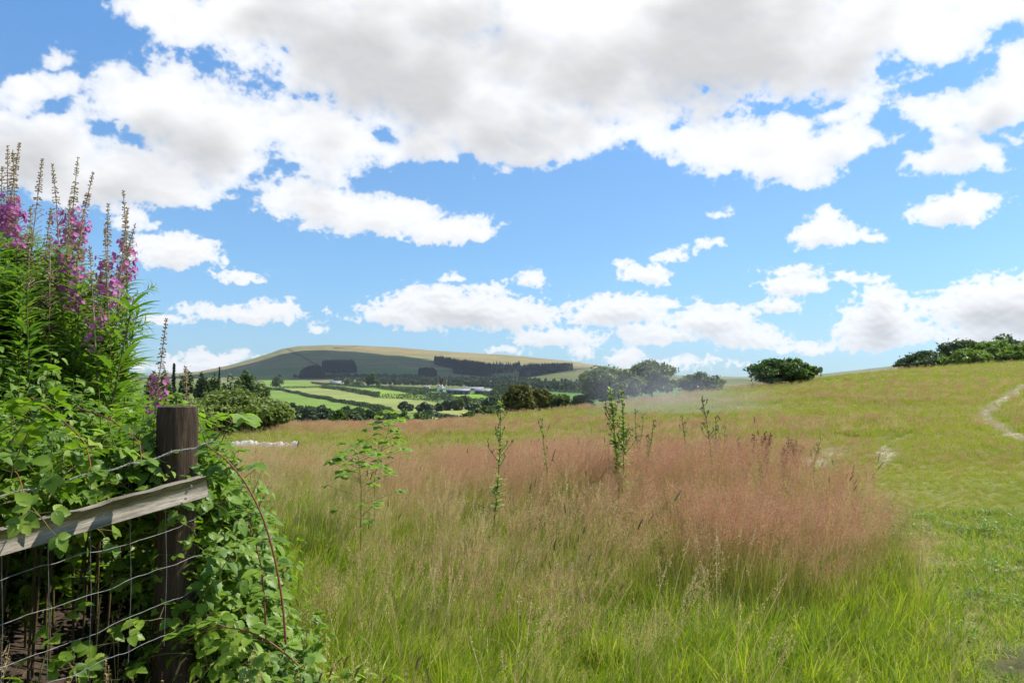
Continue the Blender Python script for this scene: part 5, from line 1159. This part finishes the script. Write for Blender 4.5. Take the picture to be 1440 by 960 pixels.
sprout('lower bushy bramble sprout left of the tall one', [(500, 622), (505, 650), (508, 690)], 7.0, 40, 2)
sprout('bramble sprout just right of the fence post top', [(330, 592), (312, 606), (298, 622), (292, 650)], 3.2, 10, 4)
# ------------------------------------------------------------------ crumpled white sheeting by the field edge
sh = plain_mat('white_plastic_sheet', (.30, .29, .27), (.60, .59, .58), 6, .7); c = at(372, 618, 23); gz = float(H(c[0], 23)); nx, ny = 70, 12
gx = np.linspace(-.95, .95, nx); gy = np.linspace(-.25, .25, ny); GX, GY = np.meshgrid(gx, gy, indexing='ij'); zt = EYE + M(613) * 23 - gz
GZ = (np.cos(GY / .25 * PI / 2) * zt * (.0 + 1.0 * fbm(GX * 7, GY * 6 + 5, 4))) ; b = MB(); v = np.stack([GX, GY + (fbm(GX * 5, GY * 5) - .5) * .15, GZ], -1).reshape(-1, 3); i = np.arange(nx - 1)[:, None] * ny; j = np.arange(ny - 1)[None]
b.add(v, np.stack([i + j, i + j + 1, i + ny + j + 1, i + ny + j], -1).reshape(-1, 4)); o = b.obj('white_sheeting', sh, loc=(c[0], 23, gz)); tag(o, 'low ridge of crumpled white sheeting lying in the grass at the far field edge', 'sheeting')
# ------------------------------------------------------------------ clouds overhead that shade the hill (above the frame)
cm = plain_mat('cloud_white', (.8, .8, .8), (.86, .86, .87), .002, 1.0)
def puff(name, cx, cy, cz, rx, ry, seed):
    import bmesh
    bm = bmesh.new(); r = np.random.default_rng(seed)
    for k in range(9):
        a = r.random() * 6.28; q = math.sqrt(r.random()) * .75; m4 = Matrix.Translation((math.cos(a) * q * rx, math.sin(a) * q * ry, r.uniform(-20, 60))) @ Matrix.Diagonal((rx * .42, ry * .42, 90, 1))
        bmesh.ops.create_icosphere(bm, subdivisions=4, radius=1, matrix=m4)
    for v in bm.verts:
        n_ = float(fbm(v.co.x * .006 + seed, v.co.y * .006 + v.co.z * .01, 4)) - .5; v.co.x *= 1 + n_ * .35; v.co.y *= 1 + n_ * .35; v.co.z += n_ * 60
    me = bpy.data.meshes.new(name); bm.to_mesh(me); bm.free(); me.materials.append(cm); me.polygons.foreach_set('use_smooth', np.ones(len(me.polygons), bool)); o = bpy.data.objects.new(name, me); COL.objects.link(o); o.location = (cx, cy, cz); tag(o, kind='structure')
ALT = 2600; k_ = 1 / math.tan(SUN_EL)
for (tx, ty, tz, rx, ry, sd) in ((-520, 2250, 60, 560, 430, 1), (60, 2000, 40, 400, 200, 2), (650, 2000, 30, 420, 210, 3)):
    puff('cloud', tx + math.sin(SUN_AZ) * ALT * k_, ty + math.cos(SUN_AZ) * ALT * k_, tz + ALT, rx, ry, sd)
# ------------------------------------------------------------------ smoke and haze
def boxobj(name, lo, hi):
    lo = np.array(lo, float); hi = np.array(hi, float); v = np.array([[(lo, hi)[a][0], (lo, hi)[b_][1], (lo, hi)[c_][2]] for a in (0, 1) for b_ in (0, 1) for c_ in (0, 1)])
    b = MB(); b.add(v, [(0, 1, 3, 2), (4, 6, 7, 5), (0, 4, 5, 1), (2, 3, 7, 6), (0, 2, 6, 4), (1, 5, 7, 3)]); return b
if HAZE > 0:
    m, nt, o = newmat('haze_air'); pv = nt.nodes.new('ShaderNodeVolumePrincipled'); pv.inputs['Color'].default_value = (.80, .88, 1, 1); pv.inputs['Density'].default_value = HAZE; pv.inputs['Anisotropy'].default_value = .3; L_(nt, pv.outputs[0], o.inputs['Volume'])
    hz = boxobj('haze', (-6600, -500, -60), (6600, 6700, 420)).obj('haze', m); tag(hz, 'thin pale summer haze filling the air over the valley', kind='stuff')
m, nt, o = newmat('smoke_wisps'); tc = nt.nodes.new('ShaderNodeTexCoord').outputs['Object']; ln = nt.nodes.new('ShaderNodeVectorMath'); ln.operation = 'LENGTH'; L_(nt, tc, ln.inputs[0])
mr = nt.nodes.new('ShaderNodeMapRange'); mr.interpolation_type = 'SMOOTHSTEP'; L_(nt, ln.outputs['Value'], mr.inputs[0]); mr.inputs[1].default_value = 1; mr.inputs[2].default_value = .1; mr.inputs[3].default_value = 0; mr.inputs[4].default_value = 1
nn = ramp(nt, [(.38, (0, 0, 0)), (.7, (1, 1, 1))], noise(nt, 1.6, 3, .55, tc)); mm = nt.nodes.new('ShaderNodeMath'); mm.operation = 'MULTIPLY'; L_(nt, mr.outputs[0], mm.inputs[0]); L_(nt, nn, mm.inputs[1])
m2 = nt.nodes.new('ShaderNodeMath'); m2.operation = 'MULTIPLY'; L_(nt, mm.outputs[0], m2.inputs[0]); m2.inputs[1].default_value = .055
pv = nt.nodes.new('ShaderNodeVolumePrincipled'); pv.inputs['Color'].default_value = (.9, .93, 1, 1); L_(nt, m2.outputs[0], pv.inputs['Density']); L_(nt, pv.outputs[0], o.inputs['Volume'])
import bmesh
bm = bmesh.new(); bmesh.ops.create_icosphere(bm, subdivisions=4, radius=1); me = bpy.data.meshes.new('smoke'); bm.to_mesh(me); bm.free(); me.materials.append(m)
c = at(940, 570, 36); so_ = bpy.data.objects.new('smoke', me); COL.objects.link(so_); so_.location = (c[0], c[1], c[2] + .3); so_.scale = (5.6, 11.0, 3.0); so_.rotation_euler = (0, R(22), 0); tag(so_, 'thin bluish smoke drifting over the field in front of the hawthorns', kind='stuff')
S.cycles.volume_step_rate = 2.0; S.cycles.volume_max_steps = 64
